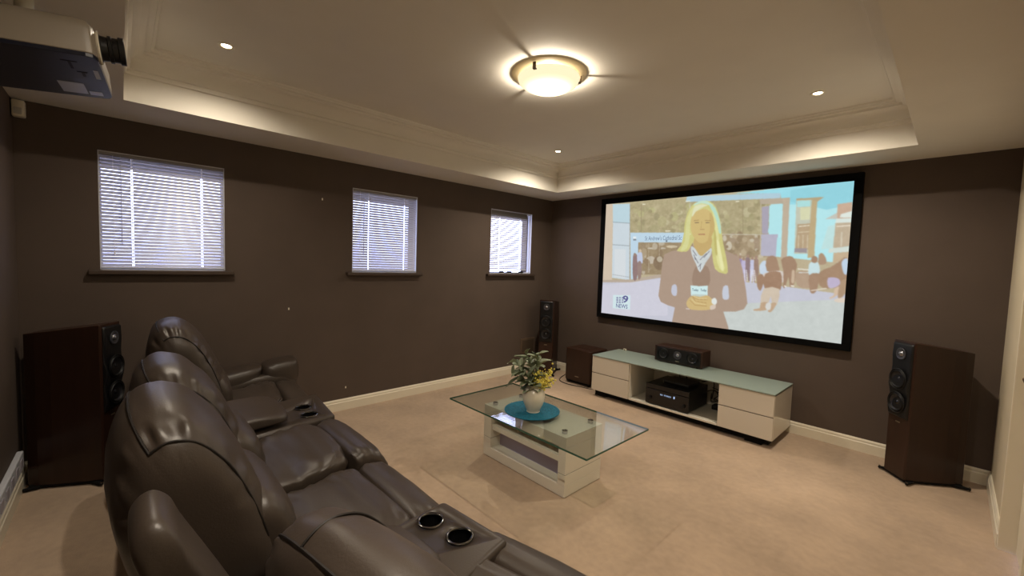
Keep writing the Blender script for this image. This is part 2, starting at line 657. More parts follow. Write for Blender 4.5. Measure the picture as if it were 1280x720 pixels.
# ------------------------------------------------------------------ sofa: four seats on a shallow curve, wedge consoles between
t = SOFA = thing('recliner_sofa', 'long curved brown leather recliner sofa with cup holder consoles, back to the rear wall', 'sofa', (2.1, -4.2, 0))


def cushion(x0, x1, prof, n=56, nx=30, e=.32, crown=.05, wr=.006, seed=0, gather=0):
    """puffy cushion: closed yz profile swept across x with rounded, pinched ends"""
    mb = MB()
    pr = crom(prof, n)
    cy = sum(p[0] for p in pr) / n
    cz = sum(p[1] for p in pr) / n
    xc, hw = (x0 + x1) / 2, (x1 - x0) / 2

    def kf(s):
        return ((1 - min(1, abs(s)) ** (2 / e)) ** .5) ** e * (1 + crown * (1 - s * s)) / (1 + crown)
    rings = []
    for i in range(nx + 1):
        th = (i / nx - .5) * PI * .985
        sn = math.sin(th)
        s = math.copysign(abs(sn) ** e, sn)
        k = math.cos(th) ** e * (1 + crown * (1 - s * s)) / (1 + crown)
        x = xc + hw * s
        ring = []
        for j, (y, z) in enumerate(pr):
            dy, dz = y - cy, z - cz
            r = math.hypot(dy, dz)
            a = j / n * 2 * PI
            # soft folds, and tight gathers just inside the side seams
            f = noise.noise(Vector((x * 5 + seed, math.cos(a) * 4, math.sin(a) * 4 + seed)))
            d = wr * f * (.5 + 1.0 * abs(s) ** 3)
            d += wr * .7 * noise.noise(Vector((x * 11, y * 11, z * 11 + seed)))
            g = math.exp(-((abs(s) - .80) / .10) ** 2)
            d += gather * g * noise.noise(Vector((x * 6, j / n * 34, seed + 5)))
            kk = k * (1 + d / max(r, .08))
            ring.append(mb.bm.verts.new((x, cy + dy * kk, cz + dz * kk)))
        rings.append(ring)
    for a, b in zip(rings, rings[1:]):
        for j in range(n):
            mb.bm.faces.new((a[j], a[(j + 1) % n], b[(j + 1) % n], b[j]))
    mb.bm.faces.new(rings[0])
    mb.bm.faces.new(rings[-1])
    mb.seam = lambda s_, off=.0: [(xc + hw * s_, cy + (y - cy) * (kf(s_) + off), cz + (z - cz) * (kf(s_) + off)) for (y, z) in pr]
    mb.line = lambda j, lim, off=.004: [(xc + hw * s_, cy + (pr[j % n][0] - cy) * (kf(s_) + off), cz + (pr[j % n][1] - cz) * (kf(s_) + off))
                                        for s_ in [(-lim + 2 * lim * i / 28) for i in range(29)]]
    mb.pr = pr
    return mb


def put(mb, M):
    bmesh.ops.transform(mb.bm, matrix=M, verts=mb.bm.verts)
    return mb


BACKP = [(-4.55, .40), (-4.63, .60), (-4.675, .85), (-4.675, .97), (-4.648, 1.07), (-4.605, 1.118), (-4.55, 1.13), (-4.478, 1.098),
         (-4.395, 1.0), (-4.335, .88), (-4.29, .76), (-4.25, .62), (-4.24, .48), (-4.38, .40)]
# seat frames: (position of the rear-top seam centre, turn, back forward, back down, seat up, seam at)
SEATS = (((.68, -4.60), -4, .13, -.03, .0), ((1.84, -4.62), 0, .05, -.05, .02), ((2.44, -4.62), 0, 0, -.035, -.02), ((3.415, -4.50), 10, .14, -.145, 0))
FR = []
for i, ((px, py), turn, dy, pz, dz) in enumerate(SEATS):
    F = Matrix.Translation((px, py, 0)) @ Matrix.Rotation(math.radians(turn), 4, 'Z') @ Matrix.Translation((0, 4.62, 0))
    FR.append(F)
    hx = .298
    prof = [(y + dy, z + pz) for y, z in BACKP]
    hb = hx if i < 3 else .345
    cu = cushion(-hb, hb, prof, seed=i * 7.3 + 1, e=(.46, .46, .46, .56)[i], crown=(.10, .10, .10, .16)[i], n=120, nx=56, wr=.006, gather=.020)
    n = len(cu.pr)
    jr = min(range(n), key=lambda j: abs(cu.pr[j][0] - (-4.628 + dy)) + (0 if cu.pr[j][1] > .95 else 9))
    jf = min(range(n), key=lambda j: abs(cu.pr[j][1] - .60) + (0 if cu.pr[j][0] > -4.4 + dy else 9))
    jb = min(range(n), key=lambda j: abs(cu.pr[j][1] - .85) + (0 if cu.pr[j][0] < -4.5 + dy else 9))
    SL = .90 if i < 3 else .34
    seams = [cu.line(jr, SL if i < 3 else .94, .004)]
    for s_ in (-SL, .90):
        loop = cu.seam(s_, .005)
        seams.append([loop[j] for j in range(jr, jf + 1)])
    bk = put(cu, F).build('backrest', M_leather, SOFA, smooth=True, world=True, angle=70)
    for sm in seams:
        put(MB().tube(sm, .0034, 6), F).build('seam', M_seam, bk, world=True, smooth=True)
    lp = [(-4.34, .48), (-4.36, .62), (-4.335, .74), (-4.28, .79), (-4.215, .76), (-4.165, .68), (-4.15, .58), (-4.17, .48), (-4.26, .455)]
    put(cushion(-hx + .03, hx - .03, [(y + dy * .7 - .05, z - .01) for y, z in lp], n=44, nx=28, seed=i * 3 + 40, e=.42, wr=.005, gather=.006), F).build('lumbar_cushion', M_leather, SOFA, smooth=True, world=True, angle=70)
    sp = [(-4.30, .33), (-4.32, .44), (-4.24, .478), (-4.1, .495), (-3.95, .522), (-3.86, .538), (-3.812, .515), (-3.80, .40), (-3.9, .33), (-4.1, .32)]
    put(cushion(-hx, hx, [(y, z + dz) for y, z in sp], n=60, nx=40, seed=i * 5 + 11, e=.24, crown=.06, wr=.026, gather=.012), F).build('seat_cushion', M_leather, SOFA, smooth=True, world=True, angle=70)
    kp = [(-3.805, .36), (-3.808, .49), (-3.780, .528), (-3.72, .53), (-3.66, .505), (-3.62, .455), (-3.60, .38), (-3.607, .28), (-3.635, .17), (-3.66, .09), (-3.72, .08), (-3.77, .2)]
    put(cushion(-hx - .002, hx + .002, [(y, z + dz) for y, z in kp], n=60, nx=34, seed=i * 5 + 23, e=.2, crown=.05, wr=.008, gather=.006), F).build('footrest', M_leather, SOFA, smooth=True, world=True, angle=70)
    m = MB()
    m.box(-.285, .285, -4.58, -3.72, .05, .34, .02)
    for x in (-.24, .24):
        for y in (-4.5, -3.8):
            m.box(x - .03, x + .03, y - .03, y + .03, 0, .06)
    put(m, F).build('base', M_leather2, SOFA, world=True, smooth=True)
# arms, in the frames of the two end seats
for F, sx, dz in ((FR[0], -1, 0), (FR[3] @ Matrix.Translation((0, -.14, -.03)), 1, 0)):
    x0, x1 = sorted((sx * .302, sx * .585))
    ap = [(-4.55, .08), (-4.56, .40), (-4.54, .50), (-4.42, .51), (-4.0, .555), (-3.72, .575), (-3.63, .52), (-3.60, .3), (-3.61, .1), (-3.66, .06), (-4.1, .055), (-4.5, .06)]
    arm = put(cushion(x0, x1, ap, n=60, nx=18, e=.18, crown=.01, wr=.004, seed=3), F).build('armrest', M_leather, SOFA, smooth=True, world=True, angle=70)
    for ya, yb, sd in ((-4.40, -3.865, 1), (-3.865, -3.60, 2)):
        pp = [(ya, .50), (ya, .60), (ya + .022, .652), ((ya + yb) / 2, .665), (yb - .022, .655), (yb, .60), (yb, .50), (yb - .03, .47), ((ya + yb) / 2, .465), (ya + .03, .47)]
        pp = [(y, z - .005 + .13 * (y + 3.75)) for y, z in pp]
        put(cushion(x0 + .01, x1 - .004 if sx < 0 else x1 - .01, pp, n=48, nx=24, e=.46, crown=.04, wr=.005, seed=sd), F).build('arm_pad', M_leather, arm, smooth=True, world=True, angle=70)


# wedge consoles with cup holders: plan corners rear left, rear right, front right, front left
def console(plan, turn, cups, xs, lid):
    m = MB()
    lo = [m.bm.verts.new((x, y, .06)) for x, y in plan]
    hi = [m.bm.verts.new((x, y, z)) for (x, y), z in zip(plan, (.50, .50, .548, .548))]
    m.bm.faces.new(lo)
    m.bm.faces.new(hi)
    for i in range(4):
        j = (i + 1) % 4
        m.bm.faces.new((lo[i], lo[j], hi[j], hi[i]))
    bmesh.ops.bevel(m.bm, geom=list(m.bm.edges), offset=.022, segments=4, affect='EDGES', profile=.5)
    con = m.build('console', M_leather, SOFA, world=True, smooth=True, angle=50)
    cut = MB()
    for cx, cyy in cups:
        cut.lathe([(.0465, .44), (.0465, .62)], (cx, cyy, 0), 32)
    co = cut.build('cutter', M_seam, SOFA, world=True)
    bo = con.modifiers.new('holes', 'BOOLEAN')
    bo.operation = 'DIFFERENCE'
    bo.object = co
    bo.solver = 'EXACT'
    dg = bpy.context.evaluated_depsgraph_get()
    me = bpy.data.meshes.new_from_object(con.evaluated_get(dg))
    con.modifiers.clear()
    con.data = me
    me.name = 'console'
    bpy.data.objects.remove(co)
    for cx, cyy in cups:
        zt = .548 - .048 * (max(p[1] for p in plan) - .02 - cyy) / .75
        c = (cx, cyy, 0)
        MB().lathe([(.0462, zt - .003), (.0462, .462), (.044, .460), (.001, .460)], c, 32, cap=False).build('cup_holder', M_blackpl, con, world=True, smooth=True)
        ring = [(.0455 + .0050 * math.cos(a), zt + .003 + .0040 * math.sin(a)) for a in [2 * PI * k / 10 for k in range(11)]]
        MB().lathe(ring, c, 40, cap=False).build('cup_rim', M_darkchrome, con, world=True, smooth=True)
    T = Matrix.Translation((xs, 0, 0)) @ Matrix.Translation((0, -3.9, 0)) @ Matrix.Rotation(math.radians(turn), 4, 'Z') @ Matrix.Translation((0, 3.9, 0))
    lp = [(-4.36, .50), (-4.36, .57), (-4.30, .60), (-4.15, .605), (-4.0, .605), (-3.925, .59), (-3.905, .565), (-3.93, .545), (-4.1, .53)]
    put(cushion(-lid, lid, lp, n=40, nx=22, e=.3, crown=.06, wr=.004, seed=xs * 3), T).build('console_lid', M_leather, con, world=True, smooth=True, angle=70)
    bp_ = [(-4.48, .40), (-4.54, .62), (-4.60, .82), (-4.632, .92), (-4.622, .965), (-4.592, .98), (-4.562, .955), (-4.535, .89), (-4.46, .73), (-4.37, .53), (-4.36, .40)]
    return bp_, T


bp_, T = console([(.975, -4.40), (1.535, -4.40), (1.535, -3.675), (1.045, -3.63)], -2, ((1.275, -3.785), (1.425, -3.795)), 1.27, .235)
put(cushion(-.2, .2, [(y + .13, z - .03) for y, z in bp_], n=48, nx=20, e=.3, crown=.03, wr=.003, seed=5), T).build('console_back', M_leather, SOFA, world=True, smooth=True, angle=70)
bp_, T = console([(2.745, -4.40), (3.225, -4.40), (3.095, -3.645), (2.745, -3.685)], 6, ((2.823, -3.797), (2.968, -3.768)), 2.935, .15)
T2 = Matrix.Translation((2.96, 0, 0))
put(cushion(-.11, .11, bp_, n=48, nx=20, e=.3, crown=.03, wr=.003, seed=9), T2).build('console_back', M_leather, SOFA, world=True, smooth=True, angle=70)

# ------------------------------------------------------------------ projection screen
XA, XB, ZA, ZB = .957, 3.473, .907, 2.325
t = thing('projection_screen', 'large projection screen in a black velvet frame showing a news reporter', 'screen', ((XA + XB) / 2, 0, ZA))
for nm, (x0, x1, z0, z1) in (('frame_bar', (.896, 3.535, 2.322, 2.39)), ('frame_bar', (.896, 3.535, .853, .91)),
                             ('frame_bar', (.896, .96, .91, 2.322)), ('frame_bar', (3.47, 3.535, .91, 2.322))):
    MB().box(x0, x1, -.05, -.012, z0, z1, .004).build(nm, M_velvet, t, world=True)
for x in (1.3, 3.1):
    for z in (.88, 2.35):
        MB().box(x - .03, x + .03, -.014, -.001, z - .02, z + .02).build('wall_bracket', M_blackmat, t, world=True)
PIC = [
 ('P',(186,172,140),[-0.091,-0.217,1.024,-0.05,1.052,0.71,-0.057,0.878],10),
 ('P',(208,190,168),[-0.023,-0.026,0.042,-0.016,0.058,0.709,-0.009,0.716],4),
 ('P',(172,160,122),[0.141,-0.001,0.748,0.032,0.758,0.316,0.15,0.288],26),
 ('P',(160,140,110),[0.573,0.303,0.762,0.312,0.767,0.468,0.579,0.472],24),
 ('P',(150,130,100),[0.192,0.351,0.459,0.358,0.467,0.608,0.2,0.628],18),
 ('P',(190,178,160),[0.289,0.501,0.287,0.513,0.283,0.524,0.276,0.531,0.267,0.534,0.258,0.532,0.251,0.525,0.246,0.515,0.243,0.502,0.244,0.489,0.249,0.479,0.256,0.472,0.265,0.469,0.274,0.471,0.281,0.478,0.287,0.489],16),
 ('P',(130,108,84),[0.339,0.522,0.337,0.544,0.331,0.564,0.322,0.578,0.311,0.583,0.299,0.579,0.289,0.566,0.281,0.547,0.278,0.525,0.28,0.501,0.286,0.482,0.295,0.468,0.307,0.464,0.318,0.468,0.329,0.481,0.335,0.499],16),
 ('P',(196,186,168),[0.337,0.404,0.334,0.408,0.324,0.41,0.309,0.413,0.291,0.413,0.273,0.413,0.258,0.41,0.247,0.408,0.243,0.404,0.246,0.401,0.257,0.397,0.273,0.396,0.291,0.395,0.309,0.396,0.324,0.398,0.334,0.401],16),
 ('P',(205,190,160),[0.391,0.391,0.389,0.396,0.384,0.399,0.375,0.401,0.365,0.403,0.355,0.401,0.347,0.399,0.341,0.395,0.338,0.391,0.34,0.386,0.346,0.383,0.355,0.381,0.364,0.38,0.374,0.381,0.383,0.384,0.389,0.387],16),
 ('P',(120,98,76),[0.44,0.54,0.439,0.56,0.434,0.578,0.426,0.59,0.417,0.594,0.407,0.59,0.398,0.58,0.392,0.563,0.39,0.542,0.391,0.522,0.396,0.504,0.404,0.493,0.413,0.488,0.423,0.492,0.432,0.504,0.438,0.52],16),
 ('P',(188,179,141),[0.577,0.232,0.576,0.245,0.573,0.255,0.568,0.262,0.562,0.264,0.556,0.261,0.55,0.253,0.547,0.243,0.545,0.23,0.545,0.217,0.549,0.207,0.554,0.2,0.56,0.198,0.566,0.201,0.572,0.209,0.576,0.219],20),
 ('P',(161,150,113),[0.723,0.091,0.722,0.099,0.72,0.105,0.717,0.109,0.713,0.111,0.709,0.109,0.705,0.104,0.703,0.097,0.702,0.088,0.702,0.08,0.705,0.074,0.708,0.07,0.712,0.069,0.716,0.071,0.719,0.076,0.722,0.083],20),
 ('P',(161,150,113),[0.713,0.108,0.712,0.114,0.71,0.119,0.707,0.122,0.703,0.123,0.699,0.121,0.696,0.117,0.693,0.111,0.692,0.105,0.692,0.099,0.695,0.094,0.698,0.09,0.702,0.09,0.706,0.092,0.709,0.096,0.712,0.102],20),
 ('P',(168,159,119),[0.245,0.078,0.244,0.087,0.24,0.094,0.234,0.098,0.226,0.099,0.218,0.097,0.211,0.09,0.207,0.083,0.205,0.073,0.206,0.064,0.211,0.057,0.217,0.054,0.225,0.052,0.232,0.055,0.239,0.061,0.243,0.069],20),
 ('P',(188,179,141),[0.722,0.249,0.721,0.252,0.72,0.254,0.718,0.255,0.715,0.255,0.713,0.255,0.71,0.253,0.709,0.25,0.708,0.248,0.709,0.245,0.71,0.243,0.712,0.241,0.715,0.24,0.717,0.241,0.719,0.243,0.721,0.246],20),
 ('P',(188,179,141),[0.563,0.163,0.563,0.166,0.561,0.168,0.559,0.169,0.556,0.169,0.553,0.169,0.551,0.166,0.549,0.164,0.548,0.161,0.549,0.159,0.55,0.157,0.553,0.156,0.556,0.155,0.558,0.156,0.561,0.158,0.563,0.16],20),
 ('P',(161,150,113),[0.651,0.286,0.651,0.29,0.649,0.293,0.647,0.295,0.645,0.296,0.641,0.295,0.639,0.293,0.638,0.289,0.637,0.286,0.637,0.281,0.639,0.279,0.641,0.276,0.644,0.276,0.647,0.276,0.649,0.279,0.651,0.282],20),
 ('P',(161,150,113),[0.748,0.202,0.747,0.209,0.744,0.214,0.74,0.217,0.736,0.218,0.731,0.216,0.727,0.212,0.724,0.207,0.723,0.2,0.723,0.194,0.726,0.189,0.73,0.186,0.734,0.185,0.74,0.187,0.744,0.191,0.746,0.196],20),
 ('P',(168,159,119),[0.752,0.131,0.751,0.14,0.748,0.147,0.743,0.151,0.737,0.152,0.731,0.15,0.725,0.144,0.721,0.136,0.72,0.127,0.721,0.118,0.724,0.111,0.729,0.106,0.735,0.106,0.741,0.108,0.747,0.114,0.75,0.122],20),
 ('P',(179,173,125),[0.409,0.078,0.409,0.083,0.407,0.086,0.404,0.088,0.401,0.089,0.397,0.087,0.395,0.085,0.393,0.08,0.392,0.076,0.392,0.072,0.394,0.068,0.397,0.066,0.4,0.066,0.403,0.068,0.406,0.071,0.408,0.074],20),
 ('P',(175,166,123),[0.676,0.206,0.676,0.213,0.673,0.219,0.669,0.222,0.665,0.223,0.66,0.221,0.655,0.217,0.653,0.211,0.651,0.204,0.652,0.197,0.655,0.191,0.659,0.188,0.663,0.186,0.668,0.188,0.672,0.193,0.675,0.199],20),
 ('P',(184,175,134),[0.387,0.236,0.386,0.242,0.383,0.247,0.379,0.25,0.373,0.25,0.368,0.249,0.363,0.245,0.36,0.24,0.359,0.234,0.36,0.228,0.362,0.224,0.367,0.221,0.372,0.219,0.378,0.221,0.382,0.225,0.386,0.23],20),
 ('P',(179,173,125),[0.479,0.09,0.479,0.099,0.477,0.105,0.474,0.109,0.47,0.111,0.466,0.109,0.463,0.104,0.461,0.096,0.459,0.087,0.46,0.08,0.462,0.073,0.465,0.068,0.469,0.068,0.473,0.07,0.476,0.075,0.478,0.082],20),
 ('P',(168,159,119),[0.415,0.138,0.414,0.145,0.411,0.151,0.406,0.155,0.401,0.156,0.395,0.154,0.39,0.149,0.387,0.142,0.385,0.134,0.386,0.126,0.389,0.12,0.394,0.116,0.399,0.116,0.405,0.118,0.41,0.123,0.413,0.13],20),
 ('P',(161,150,113),[0.537,0.059,0.536,0.063,0.535,0.067,0.533,0.069,0.531,0.07,0.528,0.068,0.526,0.066,0.525,0.062,0.524,0.058,0.524,0.053,0.525,0.049,0.527,0.047,0.53,0.047,0.532,0.048,0.535,0.051,0.536,0.055],20),
 ('P',(188,179,141),[0.736,0.112,0.736,0.119,0.734,0.126,0.732,0.129,0.729,0.13,0.726,0.128,0.724,0.124,0.722,0.118,0.721,0.11,0.721,0.103,0.723,0.097,0.725,0.093,0.728,0.092,0.731,0.094,0.734,0.099,0.735,0.105],20),
 ('P',(188,179,141),[0.406,0.124,0.405,0.133,0.402,0.139,0.397,0.143,0.392,0.144,0.386,0.142,0.382,0.137,0.378,0.129,0.377,0.121,0.378,0.113,0.38,0.106,0.385,0.102,0.391,0.101,0.396,0.103,0.401,0.109,0.404,0.116],20),
 ('P',(184,175,134),[0.553,0.239,0.552,0.243,0.55,0.246,0.547,0.248,0.543,0.249,0.539,0.248,0.535,0.245,0.533,0.242,0.532,0.238,0.533,0.234,0.535,0.231,0.538,0.228,0.542,0.228,0.547,0.229,0.55,0.232,0.552,0.236],20),
 ('P',(156,146,110),[0.733,0.106,0.733,0.111,0.731,0.115,0.728,0.118,0.725,0.118,0.721,0.117,0.718,0.114,0.716,0.109,0.715,0.104,0.716,0.098,0.718,0.094,0.721,0.092,0.724,0.091,0.727,0.092,0.73,0.096,0.732,0.101],20),
 ('P',(179,173,125),[0.277,0.089,0.276,0.098,0.273,0.105,0.267,0.109,0.26,0.11,0.252,0.107,0.246,0.102,0.241,0.094,0.239,0.085,0.24,0.075,0.244,0.068,0.251,0.064,0.258,0.063,0.265,0.066,0.271,0.072,0.276,0.08],20),
 ('P',(161,150,113),[0.38,0.078,0.379,0.083,0.378,0.087,0.376,0.09,0.372,0.091,0.37,0.089,0.367,0.086,0.365,0.081,0.364,0.075,0.365,0.07,0.366,0.066,0.369,0.063,0.372,0.062,0.374,0.064,0.377,0.067,0.379,0.072],20),
 ('P',(179,173,125),[0.387,0.154,0.386,0.169,0.383,0.181,0.378,0.188,0.371,0.191,0.364,0.188,0.358,0.178,0.354,0.165,0.352,0.15,0.353,0.135,0.356,0.123,0.362,0.115,0.368,0.113,0.375,0.116,0.381,0.126,0.386,0.139],20),
 ('P',(156,146,110),[0.516,0.149,0.516,0.154,0.514,0.157,0.511,0.16,0.508,0.161,0.504,0.159,0.501,0.156,0.499,0.152,0.498,0.147,0.499,0.142,0.5,0.138,0.504,0.135,0.507,0.135,0.51,0.137,0.514,0.14,0.516,0.144],20),
 ('P',(175,166,123),[0.341,0.191,0.34,0.194,0.339,0.196,0.336,0.197,0.332,0.198,0.329,0.197,0.326,0.195,0.324,0.193,0.323,0.189,0.324,0.186,0.326,0.184,0.328,0.183,0.332,0.182,0.335,0.183,0.338,0.185,0.34,0.188],20),
 ('P',(175,166,123),[0.495,0.248,0.494,0.254,0.493,0.257,0.49,0.26,0.488,0.261,0.484,0.26,0.482,0.257,0.48,0.252,0.479,0.248,0.48,0.243,0.481,0.238,0.484,0.236,0.487,0.235,0.49,0.236,0.492,0.239,0.494,0.243],20),
 ('P',(161,150,113),[0.267,0.248,0.266,0.255,0.263,0.261,0.259,0.265,0.254,0.267,0.248,0.264,0.243,0.26,0.24,0.253,0.238,0.246,0.239,0.238,0.242,0.232,0.247,0.228,0.252,0.227,0.258,0.229,0.262,0.233,0.266,0.24],20),
 ('P',(168,159,119),[0.276,0.235,0.275,0.244,0.273,0.252,0.269,0.257,0.265,0.259,0.26,0.257,0.256,0.251,0.253,0.243,0.252,0.233,0.253,0.224,0.255,0.217,0.259,0.212,0.263,0.209,0.268,0.212,0.272,0.217,0.275,0.226],20),
 ('P',(168,159,119),[0.568,0.101,0.567,0.11,0.565,0.117,0.561,0.122,0.556,0.123,0.551,0.121,0.547,0.115,0.544,0.106,0.543,0.097,0.543,0.088,0.546,0.08,0.55,0.075,0.554,0.075,0.559,0.077,0.564,0.083,0.566,0.091],20),
 ('P',(161,150,113),[0.387,0.102,0.386,0.107,0.384,0.111,0.379,0.114,0.374,0.114,0.368,0.113,0.364,0.109,0.361,0.104,0.36,0.099,0.36,0.094,0.363,0.09,0.368,0.087,0.373,0.087,0.378,0.088,0.383,0.092,0.386,0.097],20),
 ('P',(168,159,119),[0.673,0.194,0.673,0.2,0.672,0.205,0.669,0.209,0.667,0.209,0.664,0.208,0.661,0.205,0.659,0.199,0.659,0.193,0.659,0.186,0.66,0.181,0.663,0.177,0.665,0.176,0.668,0.178,0.671,0.182,0.672,0.188],20),
 ('P',(156,146,110),[0.298,0.147,0.297,0.158,0.295,0.168,0.29,0.173,0.284,0.176,0.278,0.173,0.272,0.166,0.269,0.155,0.267,0.143,0.268,0.132,0.271,0.122,0.276,0.116,0.282,0.114,0.288,0.117,0.293,0.125,0.297,0.135],20),
 ('P',(175,166,123),[0.424,0.231,0.422,0.243,0.419,0.252,0.413,0.258,0.407,0.26,0.399,0.257,0.393,0.25,0.389,0.24,0.387,0.228,0.388,0.217,0.392,0.207,0.398,0.201,0.405,0.199,0.411,0.202,0.418,0.209,0.422,0.219],20),
 ('P',(175,166,123),[0.193,0.087,0.192,0.094,0.189,0.1,0.183,0.104,0.176,0.105,0.17,0.102,0.164,0.097,0.16,0.09,0.158,0.083,0.159,0.075,0.163,0.068,0.169,0.065,0.175,0.064,0.182,0.067,0.188,0.072,0.192,0.079],20),
 ('P',(184,175,134),[0.498,0.233,0.497,0.246,0.494,0.257,0.489,0.264,0.483,0.267,0.477,0.264,0.471,0.256,0.468,0.244,0.466,0.23,0.467,0.217,0.47,0.205,0.475,0.197,0.481,0.195,0.487,0.199,0.492,0.207,0.496,0.219],20),
 ('P',(168,159,119),[0.407,0.081,0.405,0.093,0.401,0.103,0.395,0.109,0.388,0.11,0.38,0.107,0.374,0.099,0.369,0.088,0.367,0.076,0.368,0.064,0.372,0.054,0.379,0.049,0.386,0.047,0.393,0.051,0.4,0.059,0.405,0.069],20),
 ('P',(188,179,141),[0.347,0.197,0.346,0.205,0.343,0.211,0.339,0.216,0.333,0.217,0.328,0.214,0.323,0.209,0.32,0.202,0.318,0.194,0.319,0.186,0.322,0.179,0.326,0.175,0.332,0.174,0.337,0.176,0.342,0.181,0.345,0.188],20),
 ('P',(184,175,134),[0.595,0.147,0.595,0.153,0.593,0.159,0.59,0.163,0.587,0.164,0.583,0.162,0.58,0.158,0.578,0.152,0.577,0.145,0.578,0.138,0.579,0.132,0.582,0.128,0.585,0.127,0.589,0.129,0.592,0.133,0.594,0.14],20),
 ('P',(188,179,141),[0.683,0.155,0.682,0.169,0.679,0.18,0.675,0.187,0.669,0.189,0.663,0.185,0.658,0.177,0.654,0.165,0.652,0.152,0.653,0.138,0.656,0.127,0.661,0.12,0.667,0.118,0.672,0.121,0.678,0.13,0.681,0.142],20),
 ('P',(161,150,113),[0.468,0.133,0.467,0.14,0.465,0.146,0.462,0.15,0.458,0.15,0.453,0.148,0.45,0.144,0.447,0.138,0.446,0.131,0.447,0.124,0.449,0.118,0.452,0.116,0.457,0.114,0.461,0.116,0.464,0.121,0.467,0.127],20),
 ('P',(168,159,119),[0.298,0.234,0.297,0.245,0.293,0.253,0.285,0.259,0.277,0.26,0.268,0.257,0.26,0.251,0.255,0.242,0.253,0.231,0.254,0.221,0.259,0.212,0.266,0.207,0.275,0.206,0.284,0.209,0.291,0.215,0.297,0.224],20),
 ('P',(156,146,110),[0.227,0.186,0.226,0.196,0.223,0.205,0.218,0.209,0.213,0.212,0.207,0.209,0.202,0.202,0.199,0.194,0.197,0.183,0.198,0.173,0.201,0.165,0.205,0.16,0.211,0.159,0.217,0.161,0.222,0.167,0.225,0.176],20),
 ('P',(156,146,110),[0.548,0.212,0.547,0.22,0.545,0.226,0.542,0.23,0.537,0.231,0.533,0.229,0.529,0.224,0.526,0.218,0.525,0.21,0.526,0.203,0.528,0.197,0.532,0.193,0.536,0.192,0.541,0.193,0.544,0.198,0.547,0.205],20),
 ('P',(161,150,113),[0.704,0.14,0.703,0.148,0.699,0.154,0.694,0.158,0.688,0.159,0.681,0.157,0.675,0.152,0.671,0.145,0.67,0.136,0.671,0.128,0.674,0.122,0.68,0.118,0.686,0.118,0.693,0.12,0.698,0.126,0.702,0.133],20),
 ('P',(175,166,123),[0.463,0.201,0.463,0.205,0.461,0.209,0.458,0.211,0.454,0.211,0.451,0.21,0.448,0.207,0.446,0.204,0.445,0.2,0.445,0.195,0.447,0.193,0.45,0.19,0.454,0.19,0.457,0.191,0.46,0.194,0.463,0.197],20),
 ('P',(161,150,113),[0.633,0.291,0.632,0.298,0.628,0.304,0.623,0.307,0.616,0.308,0.609,0.307,0.603,0.303,0.599,0.296,0.597,0.289,0.598,0.282,0.602,0.276,0.608,0.273,0.614,0.272,0.622,0.274,0.628,0.278,0.632,0.284],20),
 ('P',(161,150,113),[0.259,0.097,0.258,0.104,0.256,0.108,0.253,0.111,0.249,0.112,0.245,0.11,0.242,0.106,0.239,0.101,0.238,0.095,0.239,0.089,0.241,0.085,0.244,0.081,0.248,0.08,0.252,0.083,0.256,0.086,0.258,0.092],20),
 ('P',(179,173,125),[0.452,0.128,0.451,0.139,0.448,0.147,0.443,0.152,0.437,0.154,0.431,0.151,0.425,0.145,0.421,0.135,0.42,0.125,0.421,0.114,0.424,0.106,0.429,0.101,0.435,0.099,0.441,0.102,0.447,0.109,0.45,0.118],20),
 ('P',(168,159,119),[0.333,0.254,0.332,0.259,0.331,0.264,0.329,0.267,0.326,0.267,0.324,0.266,0.321,0.263,0.32,0.258,0.319,0.252,0.319,0.248,0.321,0.243,0.323,0.24,0.325,0.239,0.328,0.24,0.33,0.243,0.332,0.248],20),
 ('P',(156,146,110),[0.699,0.269,0.698,0.276,0.696,0.283,0.692,0.287,0.686,0.288,0.681,0.287,0.676,0.282,0.674,0.275,0.672,0.267,0.673,0.259,0.676,0.252,0.68,0.248,0.685,0.247,0.69,0.249,0.694,0.254,0.698,0.261],20),
 ('P',(156,146,110),[0.189,0.168,0.188,0.173,0.186,0.177,0.184,0.179,0.18,0.18,0.176,0.179,0.174,0.176,0.171,0.171,0.171,0.166,0.171,0.161,0.173,0.157,0.176,0.154,0.179,0.154,0.183,0.155,0.186,0.158,0.188,0.162],20),
 ('P',(161,150,113),[0.737,0.15,0.737,0.155,0.735,0.159,0.732,0.162,0.729,0.163,0.725,0.161,0.723,0.158,0.72,0.153,0.719,0.147,0.72,0.142,0.722,0.137,0.725,0.134,0.728,0.133,0.731,0.135,0.734,0.139,0.736,0.144],20),
 ('P',(161,150,113),[0.672,0.218,0.671,0.222,0.669,0.226,0.666,0.228,0.663,0.228,0.659,0.227,0.655,0.224,0.653,0.221,0.652,0.216,0.653,0.212,0.655,0.208,0.658,0.206,0.662,0.205,0.665,0.207,0.669,0.209,0.671,0.213],20),
 ('P',(161,150,113),[0.426,0.156,0.425,0.162,0.424,0.167,0.421,0.17,0.417,0.171,0.413,0.169,0.411,0.166,0.408,0.16,0.407,0.154,0.408,0.148,0.41,0.143,0.413,0.14,0.416,0.139,0.42,0.141,0.423,0.145,0.425,0.15],20),
 ('P',(179,173,125),[0.406,0.256,0.406,0.259,0.405,0.262,0.403,0.263,0.4,0.264,0.398,0.263,0.395,0.261,0.394,0.258,0.393,0.255,0.394,0.252,0.395,0.249,0.397,0.248,0.4,0.247,0.402,0.248,0.404,0.25,0.406,0.252],20),
 ('P',(156,146,110),[0.722,0.2,0.721,0.205,0.72,0.209,0.717,0.212,0.714,0.213,0.71,0.212,0.707,0.209,0.705,0.204,0.705,0.198,0.705,0.193,0.707,0.189,0.709,0.186,0.713,0.185,0.716,0.187,0.719,0.19,0.721,0.195],20),
